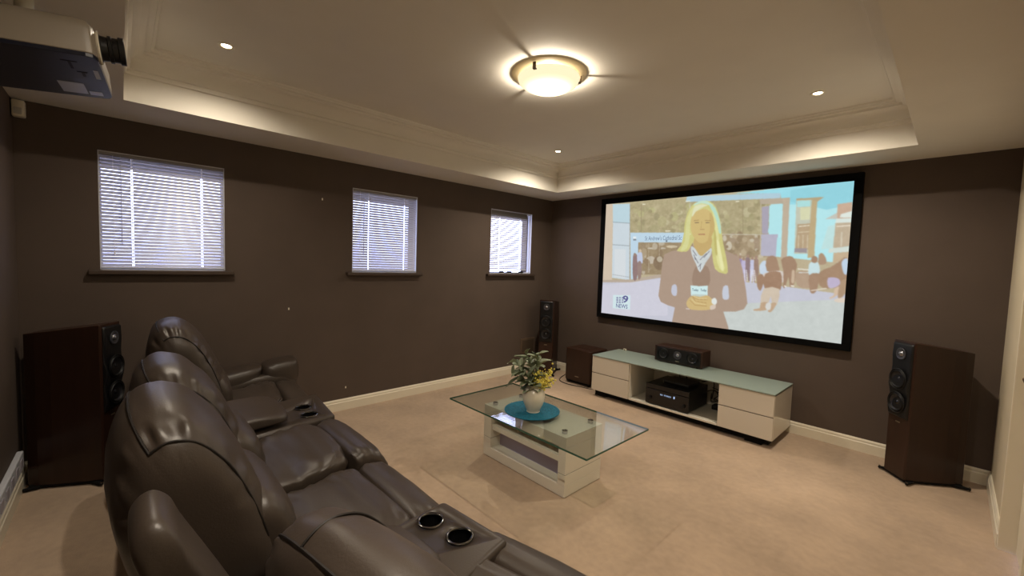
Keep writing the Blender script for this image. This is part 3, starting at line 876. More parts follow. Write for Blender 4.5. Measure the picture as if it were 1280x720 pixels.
 ('P',(175,166,123),[0.455,0.099,0.455,0.104,0.453,0.109,0.45,0.112,0.446,0.113,0.442,0.111,0.438,0.107,0.436,0.102,0.434,0.097,0.435,0.091,0.437,0.087,0.44,0.084,0.444,0.083,0.448,0.085,0.452,0.088,0.454,0.094],20),
 ('P',(184,175,134),[0.749,0.282,0.749,0.292,0.747,0.3,0.743,0.305,0.738,0.307,0.734,0.305,0.73,0.299,0.727,0.291,0.726,0.281,0.727,0.271,0.729,0.263,0.733,0.257,0.737,0.256,0.741,0.258,0.745,0.264,0.748,0.272],20),
 ('P',(184,175,134),[0.369,0.094,0.369,0.098,0.367,0.102,0.365,0.104,0.362,0.104,0.36,0.103,0.358,0.1,0.356,0.097,0.355,0.092,0.356,0.089,0.357,0.085,0.359,0.083,0.362,0.083,0.364,0.084,0.367,0.087,0.368,0.09],20),
 ('P',(156,146,110),[0.363,0.15,0.363,0.157,0.361,0.162,0.359,0.166,0.355,0.167,0.352,0.165,0.349,0.161,0.347,0.155,0.346,0.148,0.347,0.141,0.348,0.135,0.351,0.131,0.354,0.13,0.357,0.132,0.36,0.136,0.362,0.142],20),
 ('P',(168,159,119),[0.333,0.037,0.332,0.039,0.33,0.042,0.328,0.043,0.324,0.043,0.321,0.042,0.318,0.04,0.316,0.037,0.315,0.035,0.316,0.032,0.317,0.029,0.32,0.028,0.324,0.028,0.327,0.029,0.33,0.031,0.332,0.034],20),
 ('P',(188,179,141),[0.525,0.119,0.523,0.126,0.519,0.131,0.514,0.134,0.506,0.135,0.499,0.133,0.493,0.128,0.488,0.121,0.486,0.114,0.488,0.108,0.492,0.102,0.498,0.099,0.505,0.099,0.512,0.101,0.519,0.106,0.523,0.112],20),
 ('P',(184,175,134),[0.501,0.25,0.5,0.258,0.497,0.265,0.492,0.269,0.486,0.271,0.48,0.269,0.474,0.264,0.47,0.256,0.469,0.248,0.47,0.24,0.473,0.233,0.478,0.229,0.484,0.228,0.491,0.23,0.496,0.235,0.5,0.242],20),
 ('P',(156,146,110),[0.565,0.17,0.564,0.182,0.562,0.192,0.557,0.198,0.552,0.2,0.546,0.197,0.541,0.19,0.538,0.179,0.536,0.167,0.537,0.155,0.54,0.145,0.544,0.139,0.55,0.137,0.555,0.14,0.56,0.147,0.564,0.158],20),
 ('P',(184,175,134),[0.705,0.086,0.705,0.09,0.703,0.094,0.702,0.096,0.699,0.097,0.697,0.095,0.694,0.092,0.693,0.089,0.692,0.084,0.693,0.08,0.694,0.076,0.696,0.074,0.698,0.073,0.701,0.075,0.703,0.078,0.705,0.081],20),
 ('P',(168,159,119),[0.4,0.109,0.399,0.116,0.396,0.123,0.391,0.126,0.386,0.127,0.38,0.125,0.376,0.12,0.372,0.114,0.371,0.106,0.372,0.099,0.375,0.092,0.379,0.089,0.385,0.088,0.39,0.09,0.395,0.095,0.399,0.102],20),
 ('P',(179,173,125),[0.601,0.25,0.601,0.254,0.599,0.257,0.597,0.258,0.594,0.259,0.592,0.258,0.589,0.256,0.587,0.252,0.587,0.249,0.587,0.245,0.589,0.243,0.591,0.24,0.594,0.24,0.597,0.241,0.599,0.243,0.601,0.246],20),
 ('P',(156,146,110),[0.484,0.267,0.483,0.274,0.479,0.281,0.473,0.286,0.466,0.287,0.458,0.285,0.452,0.28,0.448,0.272,0.446,0.264,0.447,0.255,0.451,0.249,0.457,0.245,0.464,0.243,0.472,0.245,0.478,0.25,0.482,0.258],20),
 ('P',(175,166,123),[0.463,0.239,0.462,0.25,0.459,0.258,0.455,0.264,0.449,0.266,0.444,0.263,0.438,0.257,0.435,0.248,0.433,0.237,0.434,0.226,0.437,0.217,0.442,0.212,0.448,0.21,0.453,0.212,0.458,0.219,0.462,0.228],20),
 ('P',(168,159,119),[0.582,0.173,0.581,0.184,0.578,0.193,0.572,0.199,0.565,0.2,0.558,0.197,0.552,0.19,0.548,0.181,0.547,0.17,0.547,0.159,0.551,0.15,0.556,0.144,0.563,0.142,0.57,0.146,0.576,0.152,0.58,0.162],20),
 ('P',(168,159,119),[0.611,0.23,0.61,0.244,0.607,0.256,0.601,0.263,0.595,0.266,0.588,0.262,0.582,0.254,0.578,0.241,0.576,0.227,0.577,0.213,0.581,0.201,0.586,0.193,0.592,0.191,0.599,0.195,0.605,0.203,0.609,0.216],20),
 ('P',(168,159,119),[0.223,0.229,0.222,0.24,0.219,0.25,0.212,0.257,0.205,0.258,0.197,0.255,0.191,0.248,0.186,0.238,0.184,0.226,0.185,0.215,0.189,0.205,0.196,0.199,0.203,0.197,0.211,0.2,0.217,0.207,0.222,0.217],20),
 ('P',(161,150,113),[0.583,0.171,0.582,0.177,0.58,0.182,0.578,0.185,0.574,0.186,0.57,0.185,0.567,0.181,0.564,0.176,0.564,0.169,0.564,0.164,0.566,0.159,0.569,0.155,0.573,0.154,0.576,0.156,0.579,0.16,0.582,0.165],20),
 ('P',(161,150,113),[0.527,0.171,0.527,0.177,0.525,0.182,0.521,0.185,0.517,0.186,0.514,0.185,0.51,0.181,0.508,0.176,0.507,0.169,0.507,0.164,0.51,0.159,0.513,0.155,0.517,0.154,0.521,0.157,0.524,0.16,0.527,0.165],20),
 ('P',(184,175,134),[0.525,0.067,0.524,0.08,0.521,0.09,0.516,0.096,0.51,0.098,0.504,0.094,0.498,0.087,0.494,0.075,0.493,0.062,0.494,0.049,0.497,0.039,0.502,0.032,0.508,0.031,0.514,0.035,0.519,0.043,0.523,0.054],20),
 ('P',(175,166,123),[0.657,0.221,0.657,0.224,0.655,0.227,0.654,0.229,0.652,0.23,0.649,0.228,0.648,0.226,0.646,0.224,0.646,0.22,0.646,0.217,0.647,0.214,0.649,0.212,0.651,0.212,0.653,0.213,0.655,0.215,0.656,0.218],20),
 ('P',(179,173,125),[0.218,0.116,0.217,0.127,0.214,0.136,0.209,0.142,0.203,0.144,0.197,0.141,0.192,0.134,0.188,0.124,0.186,0.112,0.187,0.101,0.19,0.092,0.195,0.085,0.201,0.084,0.207,0.087,0.213,0.094,0.217,0.104],20),
 ('P',(175,166,123),[0.333,0.189,0.332,0.206,0.328,0.22,0.321,0.229,0.312,0.232,0.304,0.228,0.296,0.218,0.291,0.202,0.289,0.185,0.29,0.168,0.294,0.153,0.301,0.144,0.31,0.142,0.318,0.146,0.326,0.157,0.331,0.171],20),
 ('P',(161,150,113),[0.762,0.239,0.761,0.246,0.759,0.252,0.756,0.256,0.753,0.257,0.749,0.256,0.746,0.251,0.743,0.245,0.742,0.238,0.743,0.23,0.744,0.224,0.748,0.22,0.751,0.219,0.755,0.221,0.758,0.225,0.761,0.232],20),
 ('P',(179,173,125),[0.449,0.083,0.448,0.092,0.445,0.1,0.44,0.105,0.434,0.106,0.428,0.104,0.423,0.097,0.419,0.089,0.418,0.078,0.419,0.069,0.422,0.061,0.427,0.056,0.433,0.055,0.439,0.058,0.444,0.064,0.448,0.073],20),
 ('P',(156,146,110),[0.591,0.234,0.591,0.24,0.589,0.245,0.586,0.249,0.582,0.25,0.579,0.248,0.576,0.245,0.574,0.239,0.572,0.233,0.573,0.226,0.575,0.221,0.578,0.218,0.581,0.217,0.585,0.219,0.588,0.222,0.59,0.228],20),
 ('P',(168,159,119),[0.634,0.267,0.634,0.27,0.632,0.272,0.63,0.274,0.627,0.274,0.625,0.274,0.622,0.272,0.621,0.269,0.62,0.266,0.62,0.263,0.622,0.261,0.624,0.26,0.627,0.259,0.63,0.26,0.632,0.262,0.634,0.264],20),
 ('P',(175,166,123),[0.604,0.177,0.603,0.183,0.601,0.188,0.598,0.19,0.594,0.191,0.59,0.19,0.587,0.186,0.585,0.181,0.583,0.176,0.584,0.169,0.586,0.165,0.589,0.162,0.593,0.161,0.597,0.163,0.6,0.166,0.603,0.171],20),
 ('P',(175,166,123),[0.205,0.191,0.205,0.197,0.203,0.203,0.2,0.206,0.196,0.207,0.192,0.206,0.188,0.202,0.186,0.196,0.185,0.19,0.186,0.183,0.188,0.178,0.191,0.174,0.195,0.173,0.198,0.175,0.202,0.179,0.204,0.185],20),
 ('P',(161,150,113),[0.376,0.266,0.375,0.273,0.372,0.279,0.367,0.282,0.362,0.283,0.356,0.282,0.351,0.277,0.347,0.272,0.346,0.264,0.347,0.257,0.35,0.251,0.355,0.248,0.36,0.247,0.366,0.248,0.371,0.252,0.375,0.259],20),
 ('P',(156,146,110),[0.533,0.116,0.532,0.13,0.529,0.141,0.524,0.149,0.518,0.151,0.512,0.147,0.506,0.139,0.502,0.126,0.5,0.111,0.501,0.097,0.504,0.085,0.509,0.078,0.516,0.076,0.522,0.08,0.527,0.089,0.531,0.101],20),
 ('P',(168,159,119),[0.672,0.267,0.671,0.272,0.669,0.276,0.666,0.278,0.662,0.279,0.657,0.278,0.654,0.274,0.651,0.27,0.651,0.265,0.651,0.26,0.653,0.256,0.657,0.253,0.661,0.252,0.665,0.254,0.669,0.257,0.671,0.261],20),
 ('P',(175,166,123),[0.616,0.216,0.616,0.218,0.614,0.22,0.612,0.221,0.61,0.221,0.608,0.221,0.605,0.219,0.604,0.217,0.603,0.214,0.604,0.212,0.605,0.21,0.607,0.209,0.61,0.209,0.612,0.209,0.614,0.211,0.616,0.213],20),
 ('P',(168,159,119),[0.697,0.19,0.697,0.2,0.695,0.207,0.692,0.212,0.688,0.214,0.684,0.212,0.68,0.206,0.677,0.198,0.676,0.188,0.676,0.179,0.679,0.171,0.682,0.166,0.686,0.165,0.69,0.167,0.694,0.173,0.696,0.181],20),
 ('P',(179,173,125),[0.492,0.127,0.492,0.138,0.488,0.147,0.483,0.152,0.476,0.154,0.469,0.151,0.463,0.144,0.459,0.134,0.458,0.123,0.459,0.111,0.462,0.103,0.468,0.097,0.474,0.096,0.481,0.099,0.487,0.106,0.491,0.116],20),
 ('P',(168,159,119),[0.441,0.247,0.44,0.261,0.436,0.273,0.43,0.281,0.422,0.283,0.414,0.28,0.407,0.272,0.402,0.259,0.4,0.245,0.401,0.23,0.405,0.219,0.412,0.211,0.42,0.209,0.427,0.212,0.434,0.221,0.439,0.233],20),
 ('P',(160,140,116),[0.636,0.332,0.636,0.346,0.633,0.358,0.629,0.365,0.624,0.368,0.618,0.365,0.614,0.357,0.61,0.345,0.609,0.331,0.609,0.317,0.612,0.305,0.616,0.298,0.621,0.295,0.627,0.298,0.631,0.306,0.635,0.318],14),
 ('P',(146,126,98),[0.617,0.409,0.617,0.414,0.616,0.418,0.613,0.421,0.61,0.422,0.607,0.421,0.605,0.418,0.603,0.414,0.602,0.409,0.603,0.404,0.604,0.4,0.607,0.397,0.609,0.396,0.612,0.397,0.615,0.4,0.617,0.404],14),
 ('P',(160,140,116),[0.76,0.421,0.76,0.427,0.758,0.432,0.754,0.436,0.75,0.437,0.746,0.436,0.742,0.432,0.74,0.427,0.739,0.422,0.74,0.415,0.742,0.41,0.745,0.407,0.749,0.406,0.753,0.407,0.757,0.41,0.759,0.415],14),
 ('P',(160,140,116),[0.744,0.413,0.743,0.426,0.741,0.437,0.738,0.444,0.734,0.446,0.73,0.444,0.726,0.437,0.723,0.426,0.722,0.413,0.722,0.4,0.724,0.389,0.727,0.382,0.732,0.379,0.736,0.382,0.74,0.389,0.742,0.4],14),
 ('P',(146,126,98),[0.661,0.321,0.661,0.334,0.658,0.345,0.654,0.353,0.649,0.355,0.643,0.352,0.639,0.344,0.636,0.333,0.634,0.319,0.635,0.307,0.637,0.295,0.641,0.288,0.647,0.286,0.652,0.288,0.656,0.296,0.66,0.307],14),
 ('P',(146,126,98),[0.659,0.33,0.658,0.332,0.657,0.334,0.656,0.336,0.654,0.336,0.653,0.336,0.651,0.334,0.65,0.332,0.649,0.329,0.65,0.327,0.651,0.325,0.652,0.324,0.654,0.323,0.655,0.324,0.657,0.325,0.658,0.327],14),
 ('P',(196,186,164),[0.685,0.456,0.685,0.461,0.683,0.464,0.68,0.467,0.676,0.468,0.672,0.467,0.668,0.465,0.666,0.461,0.665,0.456,0.666,0.452,0.668,0.448,0.671,0.445,0.675,0.444,0.679,0.445,0.682,0.448,0.684,0.451],14),
 ('P',(160,140,116),[0.681,0.449,0.681,0.456,0.679,0.461,0.676,0.465,0.672,0.467,0.668,0.465,0.665,0.461,0.663,0.456,0.662,0.449,0.662,0.442,0.664,0.437,0.667,0.433,0.671,0.432,0.674,0.433,0.678,0.437,0.68,0.442],14),
 ('P',(176,158,128),[0.676,0.345,0.676,0.352,0.674,0.358,0.671,0.362,0.667,0.363,0.663,0.362,0.66,0.358,0.657,0.351,0.656,0.344,0.657,0.337,0.659,0.331,0.662,0.327,0.666,0.325,0.67,0.327,0.673,0.331,0.675,0.337],14),
 ('P',(196,186,164),[0.662,0.448,0.661,0.451,0.66,0.453,0.659,0.455,0.657,0.456,0.654,0.455,0.653,0.453,0.651,0.451,0.651,0.448,0.651,0.445,0.652,0.443,0.654,0.441,0.656,0.44,0.658,0.441,0.66,0.442,0.661,0.445],14),
 ('P',(176,158,128),[0.741,0.428,0.74,0.436,0.738,0.443,0.736,0.447,0.732,0.449,0.728,0.447,0.725,0.443,0.722,0.436,0.721,0.428,0.722,0.42,0.724,0.413,0.727,0.408,0.731,0.407,0.734,0.409,0.737,0.413,0.74,0.42],14),
 ('P',(176,158,128),[0.599,0.456,0.599,0.463,0.597,0.469,0.595,0.473,0.591,0.475,0.588,0.473,0.586,0.469,0.584,0.463,0.583,0.456,0.583,0.449,0.585,0.442,0.587,0.438,0.59,0.437,0.593,0.438,0.596,0.442,0.598,0.448],14),
 ('P',(176,158,128),[0.717,0.387,0.717,0.4,0.715,0.41,0.711,0.418,0.706,0.42,0.702,0.418,0.697,0.41,0.694,0.4,0.692,0.386,0.693,0.374,0.696,0.363,0.699,0.355,0.704,0.353,0.709,0.356,0.713,0.363,0.716,0.374],14),
 ('P',(146,126,98),[0.649,0.384,0.649,0.386,0.648,0.389,0.645,0.391,0.643,0.391,0.641,0.391,0.639,0.389,0.637,0.386,0.636,0.383,0.637,0.38,0.638,0.378,0.64,0.376,0.643,0.375,0.645,0.376,0.647,0.378,0.649,0.38],14),
 ('P',(160,140,116),[0.722,0.402,0.722,0.413,0.72,0.422,0.717,0.429,0.713,0.431,0.71,0.429,0.706,0.422,0.704,0.413,0.703,0.402,0.703,0.391,0.705,0.382,0.708,0.375,0.711,0.373,0.715,0.375,0.719,0.382,0.721,0.391],14),
 ('P',(196,186,164),[0.717,0.417,0.717,0.422,0.716,0.425,0.714,0.427,0.712,0.427,0.71,0.427,0.708,0.425,0.707,0.422,0.706,0.417,0.706,0.414,0.707,0.411,0.709,0.409,0.711,0.408,0.713,0.409,0.715,0.411,0.717,0.414],14),
 ('P',(146,126,98),[0.722,0.423,0.721,0.427,0.72,0.429,0.719,0.431,0.717,0.432,0.715,0.431,0.713,0.429,0.711,0.427,0.711,0.423,0.711,0.42,0.712,0.417,0.714,0.415,0.716,0.415,0.718,0.415,0.72,0.417,0.721,0.42],14),
 ('P',(196,186,164),[0.63,0.321,0.629,0.325,0.627,0.329,0.624,0.331,0.62,0.332,0.616,0.331,0.612,0.328,0.61,0.324,0.609,0.32,0.61,0.315,0.612,0.312,0.615,0.31,0.619,0.309,0.623,0.31,0.626,0.312,0.629,0.316],14),
 ('P',(176,158,128),[0.604,0.433,0.603,0.437,0.602,0.44,0.599,0.442,0.596,0.443,0.593,0.442,0.59,0.44,0.588,0.437,0.587,0.433,0.588,0.429,0.589,0.426,0.592,0.424,0.595,0.423,0.599,0.424,0.601,0.426,0.603,0.429],14),
 ('P',(176,158,128),[0.743,0.441,0.743,0.449,0.741,0.457,0.738,0.462,0.735,0.463,0.732,0.462,0.729,0.457,0.727,0.449,0.726,0.441,0.726,0.432,0.728,0.425,0.731,0.42,0.734,0.417,0.737,0.42,0.74,0.425,0.742,0.432],14),
 ('P',(160,140,116),[0.634,0.437,0.634,0.439,0.632,0.441,0.631,0.442,0.629,0.443,0.627,0.442,0.625,0.441,0.624,0.439,0.624,0.437,0.624,0.434,0.625,0.432,0.626,0.431,0.628,0.43,0.63,0.43,0.632,0.432,0.634,0.434],14),
 ('P',(176,158,128),[0.634,0.322,0.634,0.326,0.632,0.329,0.63,0.331,0.626,0.331,0.623,0.331,0.62,0.328,0.619,0.325,0.618,0.321,0.618,0.317,0.62,0.315,0.622,0.312,0.626,0.312,0.629,0.312,0.632,0.315,0.633,0.318],14),
 ('P',(176,158,128),[0.742,0.384,0.741,0.395,0.74,0.404,0.736,0.41,0.733,0.413,0.729,0.41,0.726,0.404,0.724,0.394,0.723,0.384,0.723,0.372,0.725,0.363,0.728,0.357,0.731,0.355,0.735,0.357,0.738,0.363,0.74,0.372],14),
 ('P',(146,126,98),[0.631,0.42,0.63,0.429,0.628,0.436,0.625,0.441,0.621,0.442,0.617,0.441,0.613,0.436,0.611,0.429,0.61,0.42,0.61,0.411,0.612,0.404,0.616,0.399,0.62,0.398,0.624,0.399,0.627,0.404,0.63,0.411],14),
 ('P',(146,126,98),[0.603,0.361,0.603,0.366,0.602,0.37,0.6,0.372,0.598,0.373,0.596,0.372,0.594,0.37,0.593,0.365,0.592,0.361,0.593,0.356,0.593,0.353,0.595,0.35,0.597,0.349,0.599,0.35,0.601,0.353,0.603,0.356],14),
 ('P',(196,186,164),[0.739,0.35,0.739,0.353,0.738,0.356,0.736,0.358,0.735,0.358,0.734,0.358,0.732,0.356,0.731,0.353,0.731,0.35,0.731,0.346,0.732,0.343,0.733,0.342,0.734,0.341,0.736,0.342,0.738,0.344,0.738,0.347],14),
 ('P',(176,158,128),[0.696,0.372,0.696,0.384,0.694,0.393,0.691,0.399,0.688,0.401,0.684,0.399,0.68,0.393,0.678,0.383,0.677,0.372,0.677,0.361,0.679,0.352,0.682,0.346,0.686,0.344,0.69,0.346,0.693,0.353,0.695,0.362],14),
 ('P',(146,126,98),[0.652,0.383,0.651,0.393,0.649,0.401,0.645,0.407,0.641,0.409,0.636,0.407,0.632,0.401,0.629,0.393,0.628,0.382,0.628,0.372,0.631,0.364,0.634,0.358,0.639,0.356,0.643,0.358,0.648,0.364,0.651,0.372],14),
 ('P',(196,186,164),[0.62,0.387,0.62,0.399,0.618,0.41,0.614,0.417,0.61,0.419,0.605,0.417,0.601,0.41,0.598,0.399,0.597,0.387,0.597,0.375,0.6,0.365,0.603,0.358,0.608,0.355,0.612,0.358,0.616,0.365,0.619,0.375],14),
 ('P',(146,126,98),[0.644,0.334,0.644,0.339,0.643,0.343,0.641,0.346,0.64,0.346,0.638,0.346,0.636,0.343,0.635,0.339,0.634,0.334,0.634,0.329,0.636,0.325,0.637,0.323,0.639,0.322,0.641,0.323,0.642,0.326,0.643,0.329],14),
 ('P',(196,186,164),[0.738,0.46,0.738,0.465,0.736,0.469,0.733,0.472,0.729,0.472,0.726,0.472,0.722,0.469,0.72,0.465,0.719,0.46,0.72,0.455,0.722,0.451,0.725,0.448,0.729,0.447,0.732,0.448,0.735,0.451,0.738,0.455],14),
 ('P',(196,186,164),[0.713,0.325,0.713,0.331,0.712,0.336,0.71,0.34,0.708,0.341,0.706,0.34,0.704,0.336,0.702,0.331,0.702,0.324,0.702,0.318,0.703,0.312,0.705,0.309,0.707,0.308,0.709,0.31,0.711,0.313,0.713,0.319],14),
 ('P',(160,140,116),[0.75,0.33,0.749,0.341,0.747,0.35,0.744,0.355,0.74,0.358,0.736,0.355,0.732,0.349,0.73,0.34,0.729,0.329,0.729,0.318,0.731,0.309,0.734,0.303,0.738,0.301,0.742,0.303,0.746,0.31,0.748,0.319],14),
 ('P',(146,126,98),[0.697,0.45,0.696,0.458,0.694,0.466,0.691,0.471,0.688,0.472,0.684,0.471,0.68,0.466,0.678,0.458,0.676,0.45,0.677,0.441,0.679,0.434,0.682,0.429,0.686,0.427,0.69,0.429,0.693,0.434,0.696,0.441],14),
 ('P',(176,158,128),[0.676,0.438,0.676,0.448,0.674,0.456,0.671,0.462,0.667,0.464,0.663,0.463,0.659,0.457,0.657,0.449,0.656,0.438,0.656,0.428,0.658,0.42,0.661,0.414,0.665,0.412,0.669,0.414,0.672,0.42,0.675,0.428],14),
 ('P',(160,140,116),[0.72,0.358,0.719,0.367,0.717,0.375,0.714,0.381,0.709,0.382,0.705,0.38,0.702,0.374,0.699,0.367,0.698,0.357,0.698,0.347,0.7,0.339,0.703,0.334,0.708,0.331,0.712,0.334,0.716,0.339,0.719,0.348],14),
 ('P',(160,140,116),[0.647,0.361,0.647,0.366,0.646,0.37,0.644,0.373,0.642,0.374,0.64,0.373,0.638,0.37,0.637,0.366,0.636,0.361,0.636,0.355,0.638,0.351,0.639,0.348,0.641,0.348,0.643,0.348,0.645,0.352,0.647,0.356],14),
 ('P',(176,158,128),[0.645,0.324,0.645,0.329,0.642,0.334,0.639,0.336,0.634,0.338,0.63,0.336,0.626,0.333,0.623,0.329,0.622,0.324,0.623,0.318,0.625,0.314,0.629,0.311,0.634,0.31,0.638,0.312,0.641,0.315,0.644,0.319],14),
 ('P',(196,186,164),[0.598,0.333,0.598,0.341,0.596,0.348,0.594,0.353,0.591,0.355,0.588,0.353,0.585,0.348,0.583,0.341,0.582,0.332,0.583,0.323,0.584,0.316,0.587,0.311,0.589,0.31,0.593,0.312,0.595,0.317,0.597,0.324],14),
 ('P',(196,186,164),[0.701,0.351,0.7,0.356,0.699,0.36,0.696,0.362,0.694,0.363,0.69,0.362,0.688,0.36,0.686,0.355,0.685,0.35,0.686,0.346,0.687,0.342,0.69,0.34,0.693,0.339,0.696,0.34,0.698,0.343,0.7,0.346],14),
 ('P',(146,126,98),[0.657,0.34,0.657,0.349,0.655,0.358,0.652,0.363,0.649,0.365,0.645,0.362,0.641,0.357,0.639,0.349,0.638,0.339,0.638,0.329,0.64,0.322,0.643,0.316,0.647,0.315,0.651,0.317,0.654,0.322,0.657,0.33],14),
 ('P',(146,126,98),[0.607,0.394,0.607,0.399,0.605,0.403,0.603,0.406,0.601,0.406,0.599,0.406,0.597,0.403,0.595,0.399,0.595,0.394,0.595,0.39,0.596,0.386,0.598,0.384,0.601,0.383,0.603,0.384,0.605,0.386,0.606,0.39],14),
 ('P',(196,186,164),[0.756,0.434,0.756,0.438,0.755,0.441,0.754,0.444,0.752,0.444,0.75,0.444,0.748,0.441,0.747,0.438,0.746,0.434,0.747,0.43,0.748,0.427,0.749,0.425,0.751,0.425,0.753,0.425,0.755,0.427,0.756,0.43],14),
 ('P',(176,158,128),[0.632,0.405,0.632,0.41,0.63,0.415,0.629,0.419,0.626,0.42,0.624,0.419,0.622,0.415,0.621,0.41,0.62,0.405,0.62,0.399,0.622,0.394,0.623,0.391,0.626,0.389,0.628,0.391,0.63,0.394,0.631,0.399],14),
 ('P',(176,158,128),[0.762,0.396,0.761,0.403,0.759,0.408,0.755,0.412,0.75,0.413,0.746,0.412,0.742,0.408,0.739,0.403,0.738,0.396,0.738,0.39,0.741,0.384,0.744,0.381,0.749,0.379,0.754,0.381,0.758,0.384,0.761,0.39],14),
 ('P',(176,158,128),[0.733,0.379,0.733,0.382,0.732,0.384,0.731,0.384,0.729,0.385,0.727,0.384,0.726,0.384,0.725,0.382,0.725,0.379,0.725,0.377,0.725,0.376,0.727,0.374,0.729,0.374,0.73,0.374,0.732,0.376,0.733,0.377],14),
 ('P',(150,130,104),[0.358,0.481,0.357,0.49,0.355,0.499,0.35,0.504,0.345,0.506,0.34,0.504,0.335,0.499,0.332,0.491,0.331,0.482,0.331,0.472,0.334,0.464,0.338,0.459,0.343,0.457,0.349,0.458,0.353,0.464,0.357,0.472],14),
 ('P',(184,172,150),[0.267,0.568,0.266,0.576,0.264,0.583,0.262,0.587,0.258,0.589,0.255,0.587,0.252,0.583,0.25,0.577,0.249,0.57,0.25,0.562,0.251,0.556,0.254,0.551,0.257,0.549,0.261,0.551,0.264,0.555,0.266,0.561],14),
 ('P',(166,148,120),[0.403,0.453,0.402,0.463,0.4,0.471,0.396,0.477,0.391,0.479,0.386,0.477,0.382,0.471,0.379,0.463,0.378,0.453,0.378,0.443,0.381,0.434,0.385,0.429,0.39,0.427,0.394,0.429,0.399,0.434,0.401,0.442],14),
 ('P',(150,130,104),[0.314,0.398,0.313,0.407,0.31,0.414,0.306,0.419,0.301,0.42,0.296,0.419,0.291,0.414,0.288,0.407,0.287,0.398,0.288,0.39,0.291,0.383,0.295,0.378,0.3,0.377,0.305,0.378,0.31,0.383,0.313,0.39],14),
 ('P',(184,172,150),[0.241,0.462,0.24,0.475,0.238,0.485,0.234,0.492,0.229,0.495,0.223,0.493,0.219,0.486,0.215,0.475,0.214,0.463,0.215,0.45,0.217,0.439,0.221,0.432,0.227,0.429,0.232,0.432,0.236,0.439,0.24,0.45],14),
 ('P',(150,130,104),[0.266,0.562,0.266,0.571,0.264,0.578,0.261,0.583,0.258,0.584,0.254,0.583,0.251,0.578,0.249,0.571,0.248,0.563,0.248,0.555,0.25,0.548,0.253,0.543,0.256,0.542,0.26,0.543,0.263,0.547,0.265,0.554],14),
 ('P',(166,148,120),[0.366,0.558,0.366,0.562,0.364,0.566,0.361,0.568,0.358,0.569,0.355,0.568,0.351,0.566,0.349,0.563,0.349,0.559,0.349,0.555,0.351,0.551,0.354,0.549,0.357,0.548,0.36,0.549,0.363,0.551,0.365,0.554],14),
 ('P',(166,148,120),[0.365,0.514,0.364,0.522,0.361,0.529,0.357,0.533,0.353,0.535,0.348,0.534,0.343,0.53,0.34,0.523,0.339,0.516,0.34,0.508,0.342,0.501,0.346,0.496,0.351,0.495,0.356,0.496,0.36,0.501,0.364,0.507],14),
 ('P',(150,130,104),[0.22,0.441,0.219,0.448,0.217,0.453,0.215,0.458,0.211,0.459,0.207,0.458,0.203,0.453,0.201,0.448,0.2,0.441,0.201,0.434,0.203,0.428,0.206,0.424,0.209,0.422,0.213,0.424,0.217,0.428,0.219,0.434],14),
 ('P',(166,148,120),[0.382,0.472,0.382,0.482,0.379,0.489,0.376,0.495,0.371,0.497,0.366,0.495,0.362,0.49,0.359,0.482,0.357,0.473,0.358,0.464,0.36,0.456,0.364,0.451,0.369,0.449,0.374,0.451,0.378,0.456,0.381,0.463],14),
 ('P',(138,116,90),[0.404,0.451,0.403,0.458,0.401,0.463,0.398,0.466,0.394,0.468,0.39,0.466,0.386,0.463,0.384,0.458,0.383,0.452,0.384,0.446,0.386,0.44,0.389,0.437,0.393,0.436,0.397,0.437,0.4,0.44,0.403,0.446],14),
 ('P',(150,130,104),[0.231,0.384,0.23,0.389,0.228,0.394,0.225,0.396,0.222,0.398,0.218,0.396,0.215,0.394,0.213,0.389,0.211,0.384,0.212,0.378,0.214,0.374,0.217,0.371,0.221,0.37,0.225,0.371,0.227,0.374,0.23,0.379],14),
 ('P',(166,148,120),[0.432,0.43,0.432,0.435,0.43,0.439,0.426,0.442,0.422,0.443,0.417,0.442,0.413,0.439,0.411,0.435,0.41,0.43,0.411,0.426,0.413,0.422,0.417,0.419,0.421,0.418,0.425,0.419,0.429,0.422,0.432,0.425],14),
 ('P',(184,172,150),[0.24,0.606,0.239,0.613,0.238,0.619,0.235,0.623,0.231,0.625,0.228,0.623,0.225,0.62,0.223,0.614,0.222,0.607,0.223,0.599,0.224,0.594,0.227,0.59,0.231,0.587,0.234,0.589,0.237,0.593,0.239,0.599],14),
 ('P',(138,116,90),[0.415,0.541,0.415,0.548,0.413,0.555,0.41,0.559,0.406,0.561,0.401,0.559,0.398,0.556,0.395,0.549,0.394,0.542,0.395,0.534,0.397,0.528,0.4,0.523,0.404,0.521,0.409,0.523,0.412,0.527,0.415,0.533],14),
 ('P',(150,130,104),[0.234,0.392,0.234,0.398,0.232,0.403,0.229,0.406,0.225,0.407,0.222,0.406,0.219,0.403,0.217,0.398,0.216,0.392,0.216,0.386,0.218,0.382,0.221,0.378,0.225,0.377,0.228,0.379,0.231,0.382,0.233,0.386],14),
 ('P',(138,116,90),[0.212,0.461,0.212,0.468,0.211,0.474,0.208,0.478,0.205,0.48,0.202,0.478,0.2,0.475,0.198,0.468,0.197,0.461,0.197,0.454,0.199,0.448,0.201,0.444,0.204,0.442,0.207,0.444,0.21,0.448,0.211,0.453],14),
 ('P',(184,172,150),[0.358,0.458,0.358,0.461,0.357,0.464,0.355,0.466,0.352,0.467,0.35,0.466,0.348,0.465,0.346,0.461,0.346,0.458,0.346,0.455,0.347,0.451,0.349,0.449,0.352,0.449,0.354,0.449,0.356,0.451,0.358,0.454],14),
 ('P',(166,148,120),[0.242,0.436,0.242,0.449,0.239,0.46,0.235,0.468,0.229,0.47,0.224,0.468,0.219,0.46,0.216,0.449,0.214,0.437,0.215,0.423,0.218,0.413,0.222,0.405,0.227,0.403,0.233,0.405,0.238,0.413,0.241,0.423],14),
